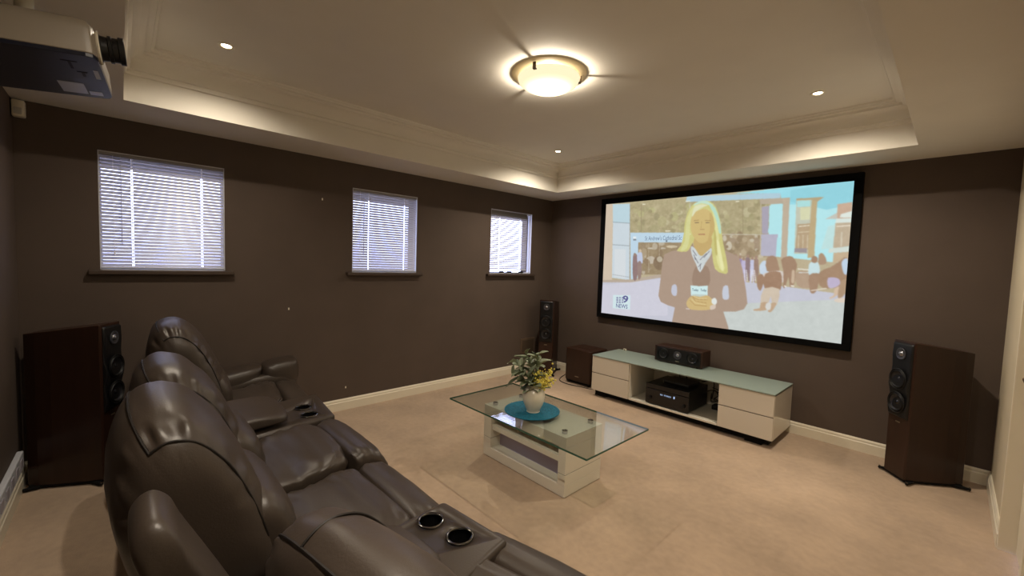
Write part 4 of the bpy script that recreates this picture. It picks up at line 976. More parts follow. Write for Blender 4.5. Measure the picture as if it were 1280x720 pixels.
 ('P',(138,116,90),[0.261,0.521,0.261,0.532,0.258,0.541,0.254,0.547,0.249,0.549,0.244,0.547,0.239,0.542,0.236,0.532,0.234,0.522,0.235,0.511,0.238,0.503,0.242,0.496,0.247,0.494,0.252,0.496,0.257,0.502,0.26,0.511],14),
 ('P',(150,130,104),[0.355,0.516,0.355,0.523,0.352,0.53,0.349,0.535,0.345,0.536,0.34,0.535,0.336,0.53,0.333,0.525,0.332,0.517,0.333,0.509,0.335,0.503,0.339,0.499,0.343,0.497,0.348,0.499,0.351,0.503,0.354,0.508],14),
 ('P',(184,172,150),[0.324,0.493,0.323,0.502,0.32,0.511,0.316,0.516,0.31,0.518,0.305,0.516,0.3,0.511,0.297,0.504,0.295,0.494,0.296,0.484,0.299,0.477,0.303,0.472,0.308,0.47,0.314,0.471,0.319,0.477,0.322,0.484],14),
 ('P',(150,130,104),[0.238,0.587,0.238,0.591,0.236,0.594,0.233,0.597,0.23,0.597,0.226,0.597,0.223,0.595,0.221,0.592,0.22,0.588,0.221,0.585,0.223,0.582,0.225,0.58,0.229,0.578,0.233,0.579,0.236,0.581,0.238,0.584],14),
 ('P',(138,116,90),[0.246,0.504,0.246,0.511,0.243,0.518,0.24,0.523,0.235,0.524,0.231,0.523,0.227,0.519,0.224,0.513,0.223,0.505,0.223,0.497,0.226,0.49,0.229,0.486,0.234,0.484,0.238,0.486,0.242,0.49,0.245,0.496],14),
 ('P',(184,172,150),[0.296,0.389,0.295,0.399,0.293,0.409,0.288,0.415,0.283,0.417,0.278,0.415,0.273,0.408,0.27,0.399,0.269,0.388,0.269,0.377,0.272,0.367,0.276,0.361,0.281,0.359,0.287,0.361,0.291,0.367,0.294,0.377],14),
 ('P',(166,148,120),[0.234,0.484,0.234,0.493,0.231,0.5,0.227,0.504,0.221,0.506,0.215,0.505,0.211,0.5,0.207,0.494,0.206,0.485,0.207,0.477,0.209,0.47,0.214,0.465,0.219,0.463,0.225,0.465,0.23,0.47,0.233,0.477],14),
 ('P',(138,116,90),[0.42,0.518,0.42,0.531,0.417,0.543,0.413,0.55,0.408,0.553,0.403,0.551,0.398,0.544,0.395,0.532,0.393,0.519,0.394,0.506,0.397,0.494,0.401,0.487,0.406,0.484,0.411,0.487,0.416,0.494,0.419,0.505],14),
 ('P',(166,148,120),[0.368,0.557,0.368,0.564,0.365,0.57,0.361,0.574,0.356,0.575,0.351,0.575,0.347,0.571,0.344,0.566,0.343,0.559,0.343,0.551,0.346,0.546,0.35,0.542,0.355,0.54,0.36,0.542,0.364,0.545,0.367,0.551],14),
 ('P',(166,148,120),[0.248,0.385,0.248,0.391,0.246,0.395,0.244,0.398,0.241,0.399,0.238,0.398,0.236,0.395,0.234,0.391,0.234,0.385,0.234,0.38,0.235,0.375,0.238,0.372,0.24,0.371,0.243,0.372,0.246,0.375,0.248,0.38],14),
 ('P',(138,116,90),[0.324,0.443,0.324,0.453,0.321,0.463,0.317,0.469,0.312,0.471,0.307,0.469,0.303,0.463,0.3,0.453,0.298,0.443,0.299,0.432,0.302,0.423,0.306,0.417,0.31,0.415,0.316,0.417,0.32,0.423,0.323,0.432],14),
 ('P',(166,148,120),[0.436,0.591,0.435,0.598,0.433,0.604,0.43,0.608,0.426,0.609,0.422,0.609,0.419,0.605,0.416,0.599,0.415,0.592,0.415,0.586,0.418,0.58,0.421,0.575,0.425,0.574,0.429,0.575,0.432,0.579,0.435,0.585],14),
 ('P',(138,116,90),[0.403,0.412,0.403,0.417,0.401,0.422,0.399,0.425,0.396,0.427,0.393,0.425,0.39,0.422,0.388,0.417,0.388,0.412,0.388,0.406,0.39,0.401,0.392,0.398,0.395,0.397,0.398,0.398,0.401,0.401,0.403,0.406],14),
 ('P',(150,130,104),[0.376,0.544,0.376,0.549,0.374,0.555,0.373,0.559,0.37,0.56,0.368,0.559,0.366,0.555,0.364,0.55,0.364,0.544,0.364,0.538,0.365,0.532,0.367,0.529,0.369,0.528,0.372,0.529,0.374,0.532,0.375,0.537],14),
 ('P',(184,172,150),[0.329,0.365,0.329,0.372,0.326,0.378,0.321,0.382,0.315,0.383,0.31,0.382,0.305,0.377,0.301,0.372,0.3,0.365,0.301,0.358,0.304,0.352,0.308,0.348,0.314,0.346,0.32,0.348,0.325,0.352,0.328,0.358],14),
 ('P',(166,148,120),[0.214,0.458,0.213,0.465,0.212,0.47,0.209,0.474,0.205,0.475,0.202,0.474,0.198,0.47,0.196,0.465,0.195,0.459,0.196,0.452,0.198,0.447,0.201,0.444,0.204,0.442,0.208,0.444,0.211,0.447,0.213,0.452],14),
 ('P',(150,130,104),[0.432,0.534,0.431,0.539,0.43,0.544,0.429,0.547,0.427,0.548,0.425,0.547,0.423,0.544,0.422,0.539,0.421,0.534,0.421,0.528,0.422,0.524,0.424,0.52,0.426,0.52,0.428,0.52,0.43,0.523,0.431,0.528],14),
 ('S',(200,186,160),[0.25,0.362,0.258,0.607],2),
 ('S',(200,186,160),[0.304,0.363,0.307,0.466],2),
 ('S',(205,200,180),[0.573,0.303,0.781,0.317],3),
 ('S',(190,178,150),[0.715,0.065,0.727,0.459],4),
 ('S',(150,136,104),[0.651,0.074,0.658,0.302],3),
 ('S',(150,136,104),[0.201,0.03,0.208,0.267],4),
 ('S',(205,200,180),[0.436,0.053,0.443,0.258],3),
 ('P',(196,182,170),[-0.006,-0.024,0.447,-0.003,0.997,0.009,1.0,-0.023,-0.017,-0.101],5),
 ('P',(172,205,222),[0.422,0.001,0.78,0.035,0.781,0.072,0.417,0.044],4),
 ('P',(150,222,238),[0.607,0.012,1.008,-0.005,1.005,0.21,0.795,0.188,0.78,0.038],5),
 ('P',(178,234,242),[0.746,0.117,1.002,0.127,1.008,0.504,0.753,0.458],5),
 ('P',(140,212,228),[0.812,0.025,1.004,-0.006,1.002,0.143,0.926,0.167,0.814,0.099],4),
 ('P',(180,166,146),[0.711,0.068,0.813,0.073,0.813,0.113,0.714,0.103],5),
 ('P',(188,172,150),[0.79,0.077,0.812,0.076,0.816,0.47,0.797,0.47],5),
 ('P',(176,232,240),[0.75,0.108,0.789,0.11,0.789,0.303,0.748,0.3],3),
 ('P',(178,176,196),[0.725,0.31,0.782,0.313,0.781,0.463,0.728,0.458],6),
 ('P',(166,160,178),[0.72,0.123,0.745,0.118,0.748,0.308,0.727,0.307],5),
 ('P',(172,228,236),[0.779,0.336,0.792,0.336,0.794,0.458,0.779,0.458],3),
 ('P',(192,196,178),[0.833,0.087,0.879,0.087,0.888,0.444,0.839,0.444],8),
 ('P',(170,225,225),[0.835,0.098,0.876,0.101,0.878,0.14,0.837,0.138],4),
 ('P',(214,216,176),[0.847,0.143,0.878,0.144,0.879,0.224,0.85,0.224],6),
 ('P',(180,156,124),[0.842,0.251,0.885,0.248,0.887,0.415,0.841,0.415],10),
 ('S',(240,236,214),[0.846,0.266,0.88,0.261],3),
 ('S',(214,200,168),[0.846,0.305,0.883,0.3],3),
 ('S',(208,194,164),[0.848,0.32,0.85,0.408],3),
 ('S',(208,194,164),[0.862,0.321,0.864,0.408],3),
 ('S',(208,194,164),[0.876,0.322,0.878,0.408],3),
 ('P',(150,140,146),[0.839,0.408,0.877,0.408,0.878,0.437,0.838,0.433],4),
 ('P',(188,166,124),[0.881,0.091,0.897,0.094,0.901,0.468,0.881,0.469],5),
 ('P',(178,160,124),[0.833,0.083,0.917,0.086,0.897,0.114,0.88,0.098,0.833,0.094],3),
 ('P',(196,196,186),[0.958,0.188,0.991,0.142,0.986,0.228,0.924,0.226],5),
 ('P',(200,168,144),[0.956,0.137,0.997,0.129,0.998,0.235,0.958,0.223],8),
 ('P',(226,236,228),[0.967,0.2,0.998,0.183,0.998,0.223,0.966,0.22],4),
 ('P',(218,232,226),[0.956,0.226,0.999,0.226,0.999,0.253,0.954,0.253],3),
 ('P',(190,172,146),[0.954,0.253,0.999,0.253,1.001,0.395,0.953,0.408],10),
 ('S',(236,226,206),[0.958,0.274,0.996,0.27],4),
 ('S',(214,206,184),[0.974,0.309,0.976,0.398],4),
 ('P',(210,222,214),[0.943,0.408,1.001,0.398,1.0,0.429,0.94,0.436],4),
 ('P',(196,172,140),[0.956,0.436,1.0,0.429,1.0,0.488,0.955,0.498],8),
 ('P',(190,228,228),[0.934,0.272,0.955,0.26,0.953,0.408,0.919,0.415],4),
 ('P',(186,214,226),[0.041,0.008,0.139,0.017,0.144,0.186,0.047,0.173],3),
 ('P',(202,216,226),[0.047,0.173,0.144,0.186,0.159,0.679,0.057,0.669],3),
 ('P',(214,222,228),[0.065,0.408,0.129,0.413,0.134,0.664,0.07,0.658],2),
 ('S',(120,130,136),[0.047,0.168,0.144,0.186],2.4),
 ('S',(120,130,136),[0.051,0.37,0.15,0.382],2.4),
 ('S',(140,146,150),[0.058,0.638,0.157,0.655],2),
 ('S',(150,148,140),[0.14,0.022,0.158,0.675],3),
 ('P',(188,216,236),[0.149,0.268,0.432,0.283,0.434,0.36,0.195,0.353,0.201,0.659,0.165,0.674],3),
 ('P',(232,242,246),[0.166,0.303,0.182,0.303,0.183,0.322,0.167,0.322],0),
 ('P',(120,130,140),[0.167,0.322,0.183,0.322,0.184,0.336,0.167,0.336],0),
 ('S',(246,244,220),[0.417,0.039,0.436,0.04],4),
 ('S',(246,244,220),[0.208,0.032,0.223,0.034],4),
 ('S',(246,244,220),[0.624,0.071,0.638,0.071],4),
 ('S',(250,246,226),[0.33,0.264,0.354,0.266],4),
 ('P',(70,80,90),[0.342,0.346,0.342,0.348,0.341,0.35,0.34,0.352,0.339,0.353,0.337,0.352,0.335,0.35,0.335,0.348,0.334,0.346,0.334,0.343,0.335,0.341,0.337,0.339,0.338,0.339,0.339,0.34,0.341,0.341,0.342,0.343],0),
 ('P',(196,198,214),[-0.018,0.706,0.169,0.683,0.326,0.618,0.711,0.648,0.825,0.663,1.011,0.693,1.027,1.055,-0.006,1.393],5),
 ('P',(198,206,204),[0.545,0.829,1.012,0.717,1.024,1.056,0.333,1.281],9),
 ('P',(206,206,222),[-0.008,0.741,0.353,0.646,0.363,0.951,0.0,1.025],5),
 ('P',(182,166,150),[-0.01,0.695,0.169,0.673,0.312,0.619,0.442,0.609,0.443,0.627,0.313,0.647,0.169,0.698,-0.009,0.716],5),
 ('P',(138,112,112),[0.171,0.468,0.176,0.45,0.182,0.446,0.19,0.456,0.196,0.48,0.2,0.523,0.202,0.575,0.2,0.629,0.196,0.671,0.187,0.685,0.178,0.673,0.173,0.618,0.171,0.553,0.17,0.504],6),
 ('P',(190,200,226),[0.192,0.468,0.196,0.446,0.203,0.432,0.211,0.431,0.218,0.444,0.223,0.486,0.224,0.527,0.219,0.535,0.212,0.532,0.204,0.534,0.197,0.528,0.193,0.5],4),
 ('P',(146,122,116),[0.197,0.528,0.203,0.513,0.211,0.513,0.218,0.527,0.22,0.561,0.22,0.609,0.219,0.645,0.215,0.665,0.209,0.674,0.205,0.666,0.201,0.627,0.197,0.569],6),
 ('P',(206,186,160),[0.215,0.425,0.214,0.43,0.213,0.435,0.211,0.438,0.208,0.439,0.205,0.438,0.202,0.435,0.201,0.43,0.2,0.425,0.2,0.42,0.202,0.415,0.204,0.412,0.207,0.41,0.209,0.412,0.212,0.415,0.214,0.42],0),
 ('P',(150,124,112),[0.188,0.458,0.187,0.464,0.186,0.469,0.183,0.472,0.18,0.473,0.177,0.472,0.175,0.469,0.173,0.464,0.172,0.458,0.173,0.453,0.174,0.449,0.176,0.445,0.18,0.444,0.182,0.445,0.185,0.449,0.187,0.453],0),
 ('P',(150,132,170),[0.646,0.486,0.654,0.47,0.663,0.489,0.666,0.559,0.667,0.645,0.662,0.649,0.657,0.58,0.656,0.65,0.65,0.646],12),
 ('P',(160,130,112),[0.659,0.47,0.659,0.475,0.658,0.478,0.656,0.481,0.654,0.482,0.652,0.481,0.65,0.479,0.649,0.475,0.649,0.47,0.649,0.465,0.65,0.462,0.651,0.459,0.653,0.458,0.655,0.459,0.657,0.461,0.659,0.465],0),
 ('P',(188,180,214),[0.66,0.498,0.668,0.482,0.676,0.501,0.68,0.57,0.681,0.655,0.676,0.659,0.671,0.59,0.67,0.66,0.664,0.657],12),
 ('P',(160,130,112),[0.673,0.482,0.672,0.486,0.672,0.49,0.67,0.492,0.668,0.494,0.666,0.492,0.664,0.49,0.663,0.486,0.663,0.482,0.663,0.477,0.664,0.473,0.665,0.47,0.667,0.47,0.669,0.47,0.671,0.473,0.672,0.477],0),
 ('P',(138,116,120),[0.674,0.477,0.682,0.461,0.691,0.481,0.694,0.549,0.695,0.634,0.69,0.638,0.686,0.57,0.684,0.639,0.679,0.635],12),
 ('P',(160,130,112),[0.687,0.461,0.687,0.466,0.686,0.47,0.684,0.472,0.683,0.473,0.681,0.472,0.679,0.47,0.678,0.466,0.677,0.462,0.677,0.457,0.678,0.453,0.68,0.451,0.682,0.45,0.684,0.451,0.686,0.453,0.687,0.457],0),
 ('P',(198,200,228),[0.692,0.493,0.699,0.477,0.707,0.496,0.711,0.564,0.712,0.648,0.707,0.652,0.703,0.584,0.701,0.653,0.696,0.65],12),
 ('P',(160,130,112),[0.704,0.477,0.703,0.481,0.703,0.485,0.701,0.487,0.699,0.489,0.698,0.488,0.696,0.485,0.694,0.482,0.694,0.477,0.694,0.472,0.695,0.468,0.697,0.466,0.698,0.465,0.7,0.466,0.702,0.468,0.703,0.472],0),
 ('P',(150,122,110),[0.705,0.484,0.713,0.469,0.721,0.488,0.725,0.556,0.725,0.639,0.721,0.643,0.716,0.575,0.715,0.644,0.709,0.64],12),
 ('P',(160,130,112),[0.717,0.468,0.717,0.473,0.716,0.477,0.715,0.48,0.713,0.48,0.711,0.48,0.709,0.477,0.708,0.473,0.707,0.469,0.708,0.464,0.709,0.461,0.71,0.458,0.712,0.457,0.714,0.458,0.716,0.461,0.717,0.464],0),
 ('P',(166,140,126),[0.63,0.475,0.638,0.458,0.647,0.478,0.65,0.548,0.651,0.634,0.646,0.638,0.641,0.568,0.64,0.639,0.634,0.635],12),
 ('P',(160,130,112),[0.643,0.458,0.643,0.463,0.641,0.467,0.64,0.47,0.638,0.47,0.636,0.47,0.634,0.467,0.633,0.463,0.632,0.458,0.633,0.453,0.634,0.45,0.635,0.447,0.637,0.446,0.64,0.447,0.641,0.45,0.642,0.453],0),
 ('S',(236,236,246),[0.665,0.559,0.671,0.64],3),
 ('S',(236,236,246),[0.68,0.559,0.685,0.639],3),
 ('S',(236,236,246),[0.696,0.557,0.702,0.638],3),
 ('S',(236,236,246),[0.709,0.556,0.715,0.636],3),
 ('S',(236,236,246),[0.673,0.559,0.679,0.64],3),
 ('S',(236,236,246),[0.703,0.556,0.709,0.637],3),
 ('P',(198,214,232),[0.726,0.526,0.73,0.511,0.735,0.498,0.74,0.491,0.746,0.491,0.751,0.496,0.755,0.51,0.758,0.538,0.759,0.576,0.758,0.602,0.751,0.606,0.74,0.599,0.733,0.588,0.728,0.571,0.726,0.547],6),
 ('P',(160,128,104),[0.748,0.48,0.754,0.463,0.762,0.458,0.772,0.458,0.781,0.468,0.787,0.494,0.791,0.523,0.795,0.545,0.794,0.561,0.774,0.57,0.753,0.563,0.747,0.523],6),
 ('P',(214,204,196),[0.744,0.579,0.762,0.566,0.787,0.558,0.805,0.56,0.813,0.58,0.815,0.611,0.809,0.635,0.792,0.644,0.765,0.646,0.746,0.641,0.738,0.624,0.737,0.599],5),
 ('P',(156,122,98),[0.748,0.583,0.762,0.567,0.783,0.561,0.799,0.568,0.804,0.594,0.806,0.633,0.805,0.663,0.804,0.678,0.802,0.688,0.797,0.693,0.783,0.697,0.765,0.698,0.751,0.688,0.745,0.658,0.743,0.615],8),
 ('P',(156,122,98),[0.721,0.604,0.725,0.592,0.731,0.585,0.736,0.584,0.74,0.59,0.744,0.604,0.745,0.621,0.744,0.648,0.74,0.681,0.736,0.7,0.732,0.7,0.727,0.688,0.723,0.672,0.721,0.651,0.72,0.625],8),
 ('P',(206,190,170),[0.747,0.683,0.775,0.669,0.8,0.681,0.801,0.733,0.795,0.787,0.787,0.798,0.779,0.79,0.775,0.758,0.772,0.733,0.769,0.76,0.764,0.792,0.751,0.8,0.739,0.788,0.738,0.736],8),
 ('P',(190,160,130),[0.739,0.785,0.752,0.775,0.764,0.777,0.766,0.803,0.76,0.831,0.738,0.841,0.717,0.843,0.714,0.839,0.719,0.831,0.729,0.827,0.738,0.82,0.738,0.802],6),
 ('P',(190,160,130),[0.774,0.783,0.78,0.776,0.788,0.774,0.793,0.78,0.791,0.795,0.785,0.819,0.779,0.836,0.774,0.843,0.769,0.843,0.766,0.838,0.767,0.822,0.769,0.799],6),
 ('P',(214,214,210),[0.758,0.786,0.763,0.779,0.769,0.776,0.773,0.779,0.775,0.792,0.775,0.812,0.773,0.825,0.769,0.829,0.762,0.826,0.758,0.82,0.756,0.81,0.757,0.796],4),
 ('P',(158,126,102),[0.798,0.485,0.804,0.47,0.814,0.463,0.824,0.458,0.834,0.463,0.843,0.484,0.85,0.511,0.85,0.532,0.848,0.557,0.848,0.595,0.847,0.63,0.843,0.65,0.839,0.659,0.835,0.665,0.832,0.66,0.829,0.623,0.826,0.596,0.822,0.626,0.818,0.664,0.814,0.675,0.81,0.664,0.81,0.616,0.808,0.56,0.802,0.518],8),
 ('P',(200,176,150),[0.835,0.558,0.838,0.549,0.841,0.549,0.844,0.557,0.845,0.579,0.846,0.609,0.845,0.631,0.843,0.639,0.839,0.64,0.836,0.632,0.835,0.61,0.835,0.58],4),
 ('S',(246,240,226),[0.814,0.657,0.821,0.663],5),
 ('S',(246,240,226),[0.835,0.654,0.846,0.657],5),
 ('P',(176,150,126),[0.851,0.561,0.865,0.553,0.885,0.556,0.899,0.568,0.905,0.595,0.905,0.632,0.901,0.657,0.888,0.666,0.87,0.664,0.856,0.652,0.85,0.624,0.847,0.587],6),
 ('S',(236,232,220),[0.853,0.542,0.89,0.547],4),
 ('S',(220,226,222),[0.857,0.566,0.907,0.562],3),
 ('P',(200,226,232),[0.887,0.51,0.891,0.498,0.896,0.492,0.902,0.489,0.907,0.489,0.911,0.493,0.915,0.504,0.919,0.525,0.921,0.554,0.919,0.574,0.911,0.583,0.899,0.585,0.89,0.58,0.886,0.561,0.886,0.532],5),
 ('P',(160,126,102),[0.912,0.479,0.911,0.487,0.91,0.495,0.907,0.5,0.903,0.502,0.899,0.5,0.895,0.496,0.893,0.488,0.892,0.479,0.893,0.47,0.894,0.463,0.897,0.458,0.901,0.456,0.905,0.458,0.909,0.463,0.911,0.47],0),
 ('P',(160,128,104),[0.89,0.58,0.899,0.567,0.912,0.565,0.921,0.57,0.923,0.583,0.922,0.603,0.92,0.623,0.918,0.645,0.917,0.669,0.913,0.685,0.909,0.695,0.902,0.699,0.897,0.69,0.893,0.659,0.889,0.613],6),
 ('P',(166,136,112),[0.914,0.456,0.916,0.446,0.919,0.441,0.923,0.439,0.926,0.443,0.93,0.451,0.933,0.461,0.936,0.474,0.938,0.49,0.938,0.502,0.932,0.51,0.924,0.513,0.917,0.51,0.914,0.495,0.913,0.473],6),
 ('P',(170,140,112),[0.93,0.457,0.93,0.465,0.928,0.47,0.926,0.475,0.922,0.477,0.919,0.475,0.917,0.471,0.915,0.465,0.914,0.457,0.914,0.45,0.916,0.444,0.918,0.439,0.921,0.438,0.924,0.439,0.927,0.444,0.929,0.45],0),
 ('P',(160,128,102),[0.919,0.561,0.933,0.54,0.951,0.525,0.965,0.503,0.977,0.484,0.986,0.463,0.994,0.463,0.999,0.517,1.0,0.581,0.998,0.615,0.99,0.637,0.97,0.653,0.948,0.659,0.932,0.657,0.922,0.641,0.917,0.602],8),
 ('P',(190,178,208),[0.946,0.593,0.955,0.588,0.968,0.59,0.977,0.597,0.98,0.609,0.981,0.626,0.977,0.638,0.97,0.649,0.958,0.657,0.95,0.655,0.946,0.638,0.944,0.611],5),
 ('P',(190,212,236),[0.981,0.49,0.985,0.477,0.991,0.469,0.996,0.472,0.998,0.499,0.999,0.537,0.998,0.565,0.995,0.571,0.99,0.566,0.987,0.555,0.984,0.536,0.981,0.51],5),
 ('P',(210,184,160),[0.967,0.657,0.975,0.645,0.981,0.643,0.981,0.666,0.977,0.694,0.967,0.713,0.957,0.724,0.954,0.722,0.955,0.714,0.96,0.709,0.966,0.699,0.966,0.678],5),
 ('P',(170,140,112),[0.981,0.617,0.987,0.602,0.994,0.594,0.999,0.599,1.0,0.621,0.998,0.657,0.996,0.684,0.993,0.7,0.988,0.709,0.985,0.714,0.981,0.716,0.979,0.714,0.977,0.705,0.977,0.679,0.979,0.644],6),
 ('P',(222,206,190),[0.97,0.723,0.977,0.717,0.989,0.712,0.997,0.712,1.0,0.719,1.0,0.731,0.998,0.739,0.991,0.742,0.981,0.742,0.973,0.74,0.969,0.735,0.968,0.728],4),
 ('S',(240,232,222),[0.899,0.679,0.944,0.659],3),
 ('P',(168,144,126),[0.453,0.384,0.436,0.405,0.366,0.427,0.331,0.454,0.323,0.528,0.319,0.66,0.313,0.794,0.326,0.843,0.36,0.865,0.395,0.877,0.382,1.038,0.386,1.242,0.645,1.159,0.626,0.98,0.603,0.871,0.651,0.862,0.681,0.839,0.692,0.796,0.684,0.706,0.665,0.549,0.649,0.47,0.621,0.442,0.554,0.4],3),
 ('P',(150,124,106),[0.477,0.549,0.493,0.532,0.515,0.532,0.53,0.546,0.539,0.585,0.543,0.642,0.538,0.683,0.519,0.7,0.49,0.703,0.47,0.69,0.465,0.649,0.468,0.59],3),
 ('P',(192,196,214),[0.376,0.705,0.384,0.693,0.391,0.692,0.397,0.701,0.4,0.719,0.401,0.75,0.4,0.778,0.393,0.786,0.384,0.784,0.378,0.773,0.374,0.754,0.374,0.728],3),
 ('P',(196,202,218),[0.597,0.688,0.605,0.676,0.614,0.678,0.618,0.703,0.62,0.735,0.622,0.758,0.62,0.776,0.611,0.783,0.603,0.782,0.597,0.771,0.595,0.75,0.594,0.718],3),
 ('P',(205,200,124),[0.491,0.047,0.507,0.047,0.522,0.055,0.536,0.075,0.548,0.104,0.558,0.142,0.567,0.195,0.575,0.269,0.583,0.348,0.592,0.413,0.601,0.471,0.608,0.533,0.611,0.58,0.604,0.594,0.591,0.59,0.575,0.582,0.559,0.559,0.55,0.51,0.544,0.451,0.539,0.393,0.529,0.347,0.5,0.336,0.47,0.346,0.457,0.366,0.45,0.392,0.444,0.415,0.434,0.431,0.409,0.433,0.388,0.425,0.394,0.41,0.407,0.383,0.413,0.336,0.417,0.283,0.417,0.238,0.419,0.195,0.424,0.155,0.431,0.119,0.441,0.087,0.453,0.062,0.472,0.05],10),
 ('P',(196,166,104),[0.467,0.313,0.501,0.297,0.535,0.305,0.541,0.352,0.536,0.406,0.525,0.434,0.512,0.452,0.504,0.463,0.496,0.463,0.481,0.443,0.468,0.41,0.461,0.358],3),
 ('P',(208,182,116),[0.447,0.151,0.454,0.13,0.465,0.118,0.48,0.109,0.496,0.106,0.51,0.112,0.522,0.126,0.531,0.144,0.537,0.169,0.543,0.205,0.547,0.244,0.545,0.279,0.539,0.31,0.531,0.334,0.52,0.351,0.51,0.362,0.5,0.367,0.49,0.365,0.48,0.354,0.468,0.334,0.457,0.306,0.449,0.272,0.445,0.232,0.444,0.189],3),
 ('P',(196,168,104),[0.522,0.138,0.53,0.143,0.539,0.173,0.545,0.207,0.547,0.244,0.545,0.279,0.539,0.31,0.53,0.338,0.522,0.347,0.525,0.315,0.529,0.264,0.525,0.193],2),
 ('P',(214,214,146),[0.493,0.105,0.48,0.114,0.465,0.123,0.455,0.14,0.447,0.164,0.444,0.197,0.442,0.236,0.443,0.285,0.443,0.334,0.44,0.377,0.433,0.409,0.418,0.425,0.406,0.42,0.413,0.391,0.424,0.344,0.424,0.279,0.424,0.214,0.429,0.166,0.436,0.128,0.447,0.095,0.461,0.071,0.481,0.061,0.497,0.064,0.499,0.083],6),
 ('P',(224,226,186),[0.461,0.08,0.476,0.073,0.492,0.072,0.506,0.076,0.514,0.083,0.504,0.088,0.488,0.097,0.475,0.11,0.463,0.127,0.455,0.15,0.45,0.164,0.449,0.147,0.451,0.121,0.454,0.099],4),
 ('P',(194,226,204),[0.45,0.078,0.456,0.064,0.473,0.048,0.49,0.044,0.508,0.049,0.525,0.068,0.537,0.086,0.532,0.089,0.521,0.084,0.505,0.072,0.487,0.063,0.465,0.071],4),
 ('P',(180,222,200),[0.518,0.075,0.527,0.076,0.544,0.104,0.555,0.145,0.565,0.194,0.572,0.248,0.575,0.291,0.572,0.303,0.566,0.291,0.56,0.249,0.551,0.193,0.532,0.126],4),
 ('P',(222,220,150),[0.531,0.118,0.539,0.142,0.551,0.193,0.558,0.236,0.564,0.286,0.57,0.357,0.577,0.43,0.589,0.499,0.597,0.553,0.594,0.575,0.587,0.574,0.577,0.554,0.567,0.513,0.559,0.445,0.553,0.368,0.551,0.3,0.548,0.236,0.538,0.164],8),
 ('P',(234,232,170),[0.558,0.369,0.558,0.346,0.563,0.343,0.568,0.36,0.576,0.41,0.586,0.48,0.592,0.532,0.592,0.559,0.589,0.571,0.584,0.558,0.576,0.505,0.565,0.426],4),
 ('P',(190,180,104),[0.545,0.286,0.546,0.267,0.549,0.264,0.552,0.281,0.557,0.331,0.562,0.403,0.565,0.451,0.563,0.463,0.559,0.453,0.555,0.431,0.551,0.386,0.547,0.327],4),
 ('S',(150,118,76),[0.458,0.193,0.48,0.19],2.6),
 ('S',(150,118,76),[0.506,0.195,0.529,0.199],2.6),
 ('S',(118,96,72),[0.462,0.208,0.481,0.209],3.4),
 ('S',(118,96,72),[0.509,0.212,0.526,0.214],3.4),
 ('S',(176,146,90),[0.492,0.202,0.491,0.252],2),
 ('S',(158,122,80),[0.487,0.261,0.506,0.262],2.6),
 ('S',(168,108,82),[0.481,0.299,0.509,0.3],4.5),
 ('S',(142,88,68),[0.481,0.297,0.509,0.298],1.4),
 ('S',(214,190,126),[0.486,0.316,0.505,0.317],2),
 ('S',(240,236,220),[0.446,0.293,0.446,0.299],4),
 ('P',(206,214,216),[0.452,0.392,0.46,0.392,0.47,0.406,0.479,0.429,0.488,0.452,0.496,0.463,0.505,0.461,0.523,0.428,0.538,0.401,0.542,0.419,0.54,0.451,0.531,0.482,0.519,0.515,0.508,0.561,0.498,0.59,0.488,0.568,0.479,0.528,0.467,0.49,0.457,0.453,0.452,0.417],14),
 ('S',(96,92,104),[0.461,0.42,0.479,0.463],2.6),
 ('S',(96,92,104),[0.472,0.474,0.488,0.52],2.6),
 ('S',(96,92,104),[0.494,0.494,0.521,0.444],2.6),
 ('S',(96,92,104),[0.489,0.548,0.502,0.52],2.6),
 ('S',(96,92,104),[0.467,0.453,0.475,0.495],2.6),
 ('S',(96,92,104),[0.51,0.477,0.532,0.427],2.6),
 ('S',(96,92,104),[0.498,0.569,0.497,0.527],2.6),
 ('P',(206,236,238),[0.46,0.693,0.499,0.695,0.534,0.687,0.535,0.763,0.501,0.772,0.465,0.773],2),
 ('P',(190,206,200),[0.469,0.76,0.531,0.755,0.53,0.776,0.473,0.781],2),
 ('P',(206,178,118),[0.453,0.801,0.461,0.783,0.472,0.772,0.488,0.773,0.504,0.776,0.519,0.767,0.531,0.76,0.542,0.766,0.55,0.778,0.56,0.792,0.565,0.809,0.565,0.831,0.56,0.852,0.549,0.865,0.533,0.874,0.511,0.879,0.488,0.882,0.471,0.881,0.459,0.874,0.45,0.858,0.446,0.837,0.448,0.819],4),
 ('S',(170,132,78),[0.47,0.776,0.486,0.813,0.533,0.819],2),
 ('S',(170,132,78),[0.461,0.808,0.484,0.843,0.535,0.843],2),
 ('S',(170,132,78),[0.475,0.784,0.498,0.798,0.537,0.793],2),
 ('S',(226,204,146),[0.466,0.795,0.486,0.826,0.529,0.832],3),
 ('S',(226,204,146),[0.477,0.776,0.497,0.79,0.533,0.785],3),
 ('P',(226,232,230),[0.553,0.79,0.557,0.783,0.562,0.776,0.566,0.775,0.57,0.78,0.574,0.79,0.575,0.799,0.575,0.809,0.573,0.819,0.57,0.825,0.566,0.826,0.561,0.824,0.556,0.819,0.554,0.81,0.553,0.799],4),
 ('P',(214,196,180),[0.55,0.837,0.556,0.83,0.565,0.825,0.57,0.825,0.572,0.832,0.572,0.845,0.569,0.855,0.564,0.861,0.556,0.866,0.551,0.866,0.549,0.859,0.548,0.847],4),
 ('S',(222,210,206),[0.446,0.877,0.461,0.879],4),
 ('P',(208,232,238),[0.068,0.822,0.167,0.812,0.169,0.937,0.07,0.942],1),
 ('P',(112,112,156),[0.089,0.839,0.098,0.837,0.099,0.85,0.089,0.851],0),
 ('P',(112,112,156),[0.089,0.858,0.099,0.857,0.099,0.87,0.089,0.871],0),
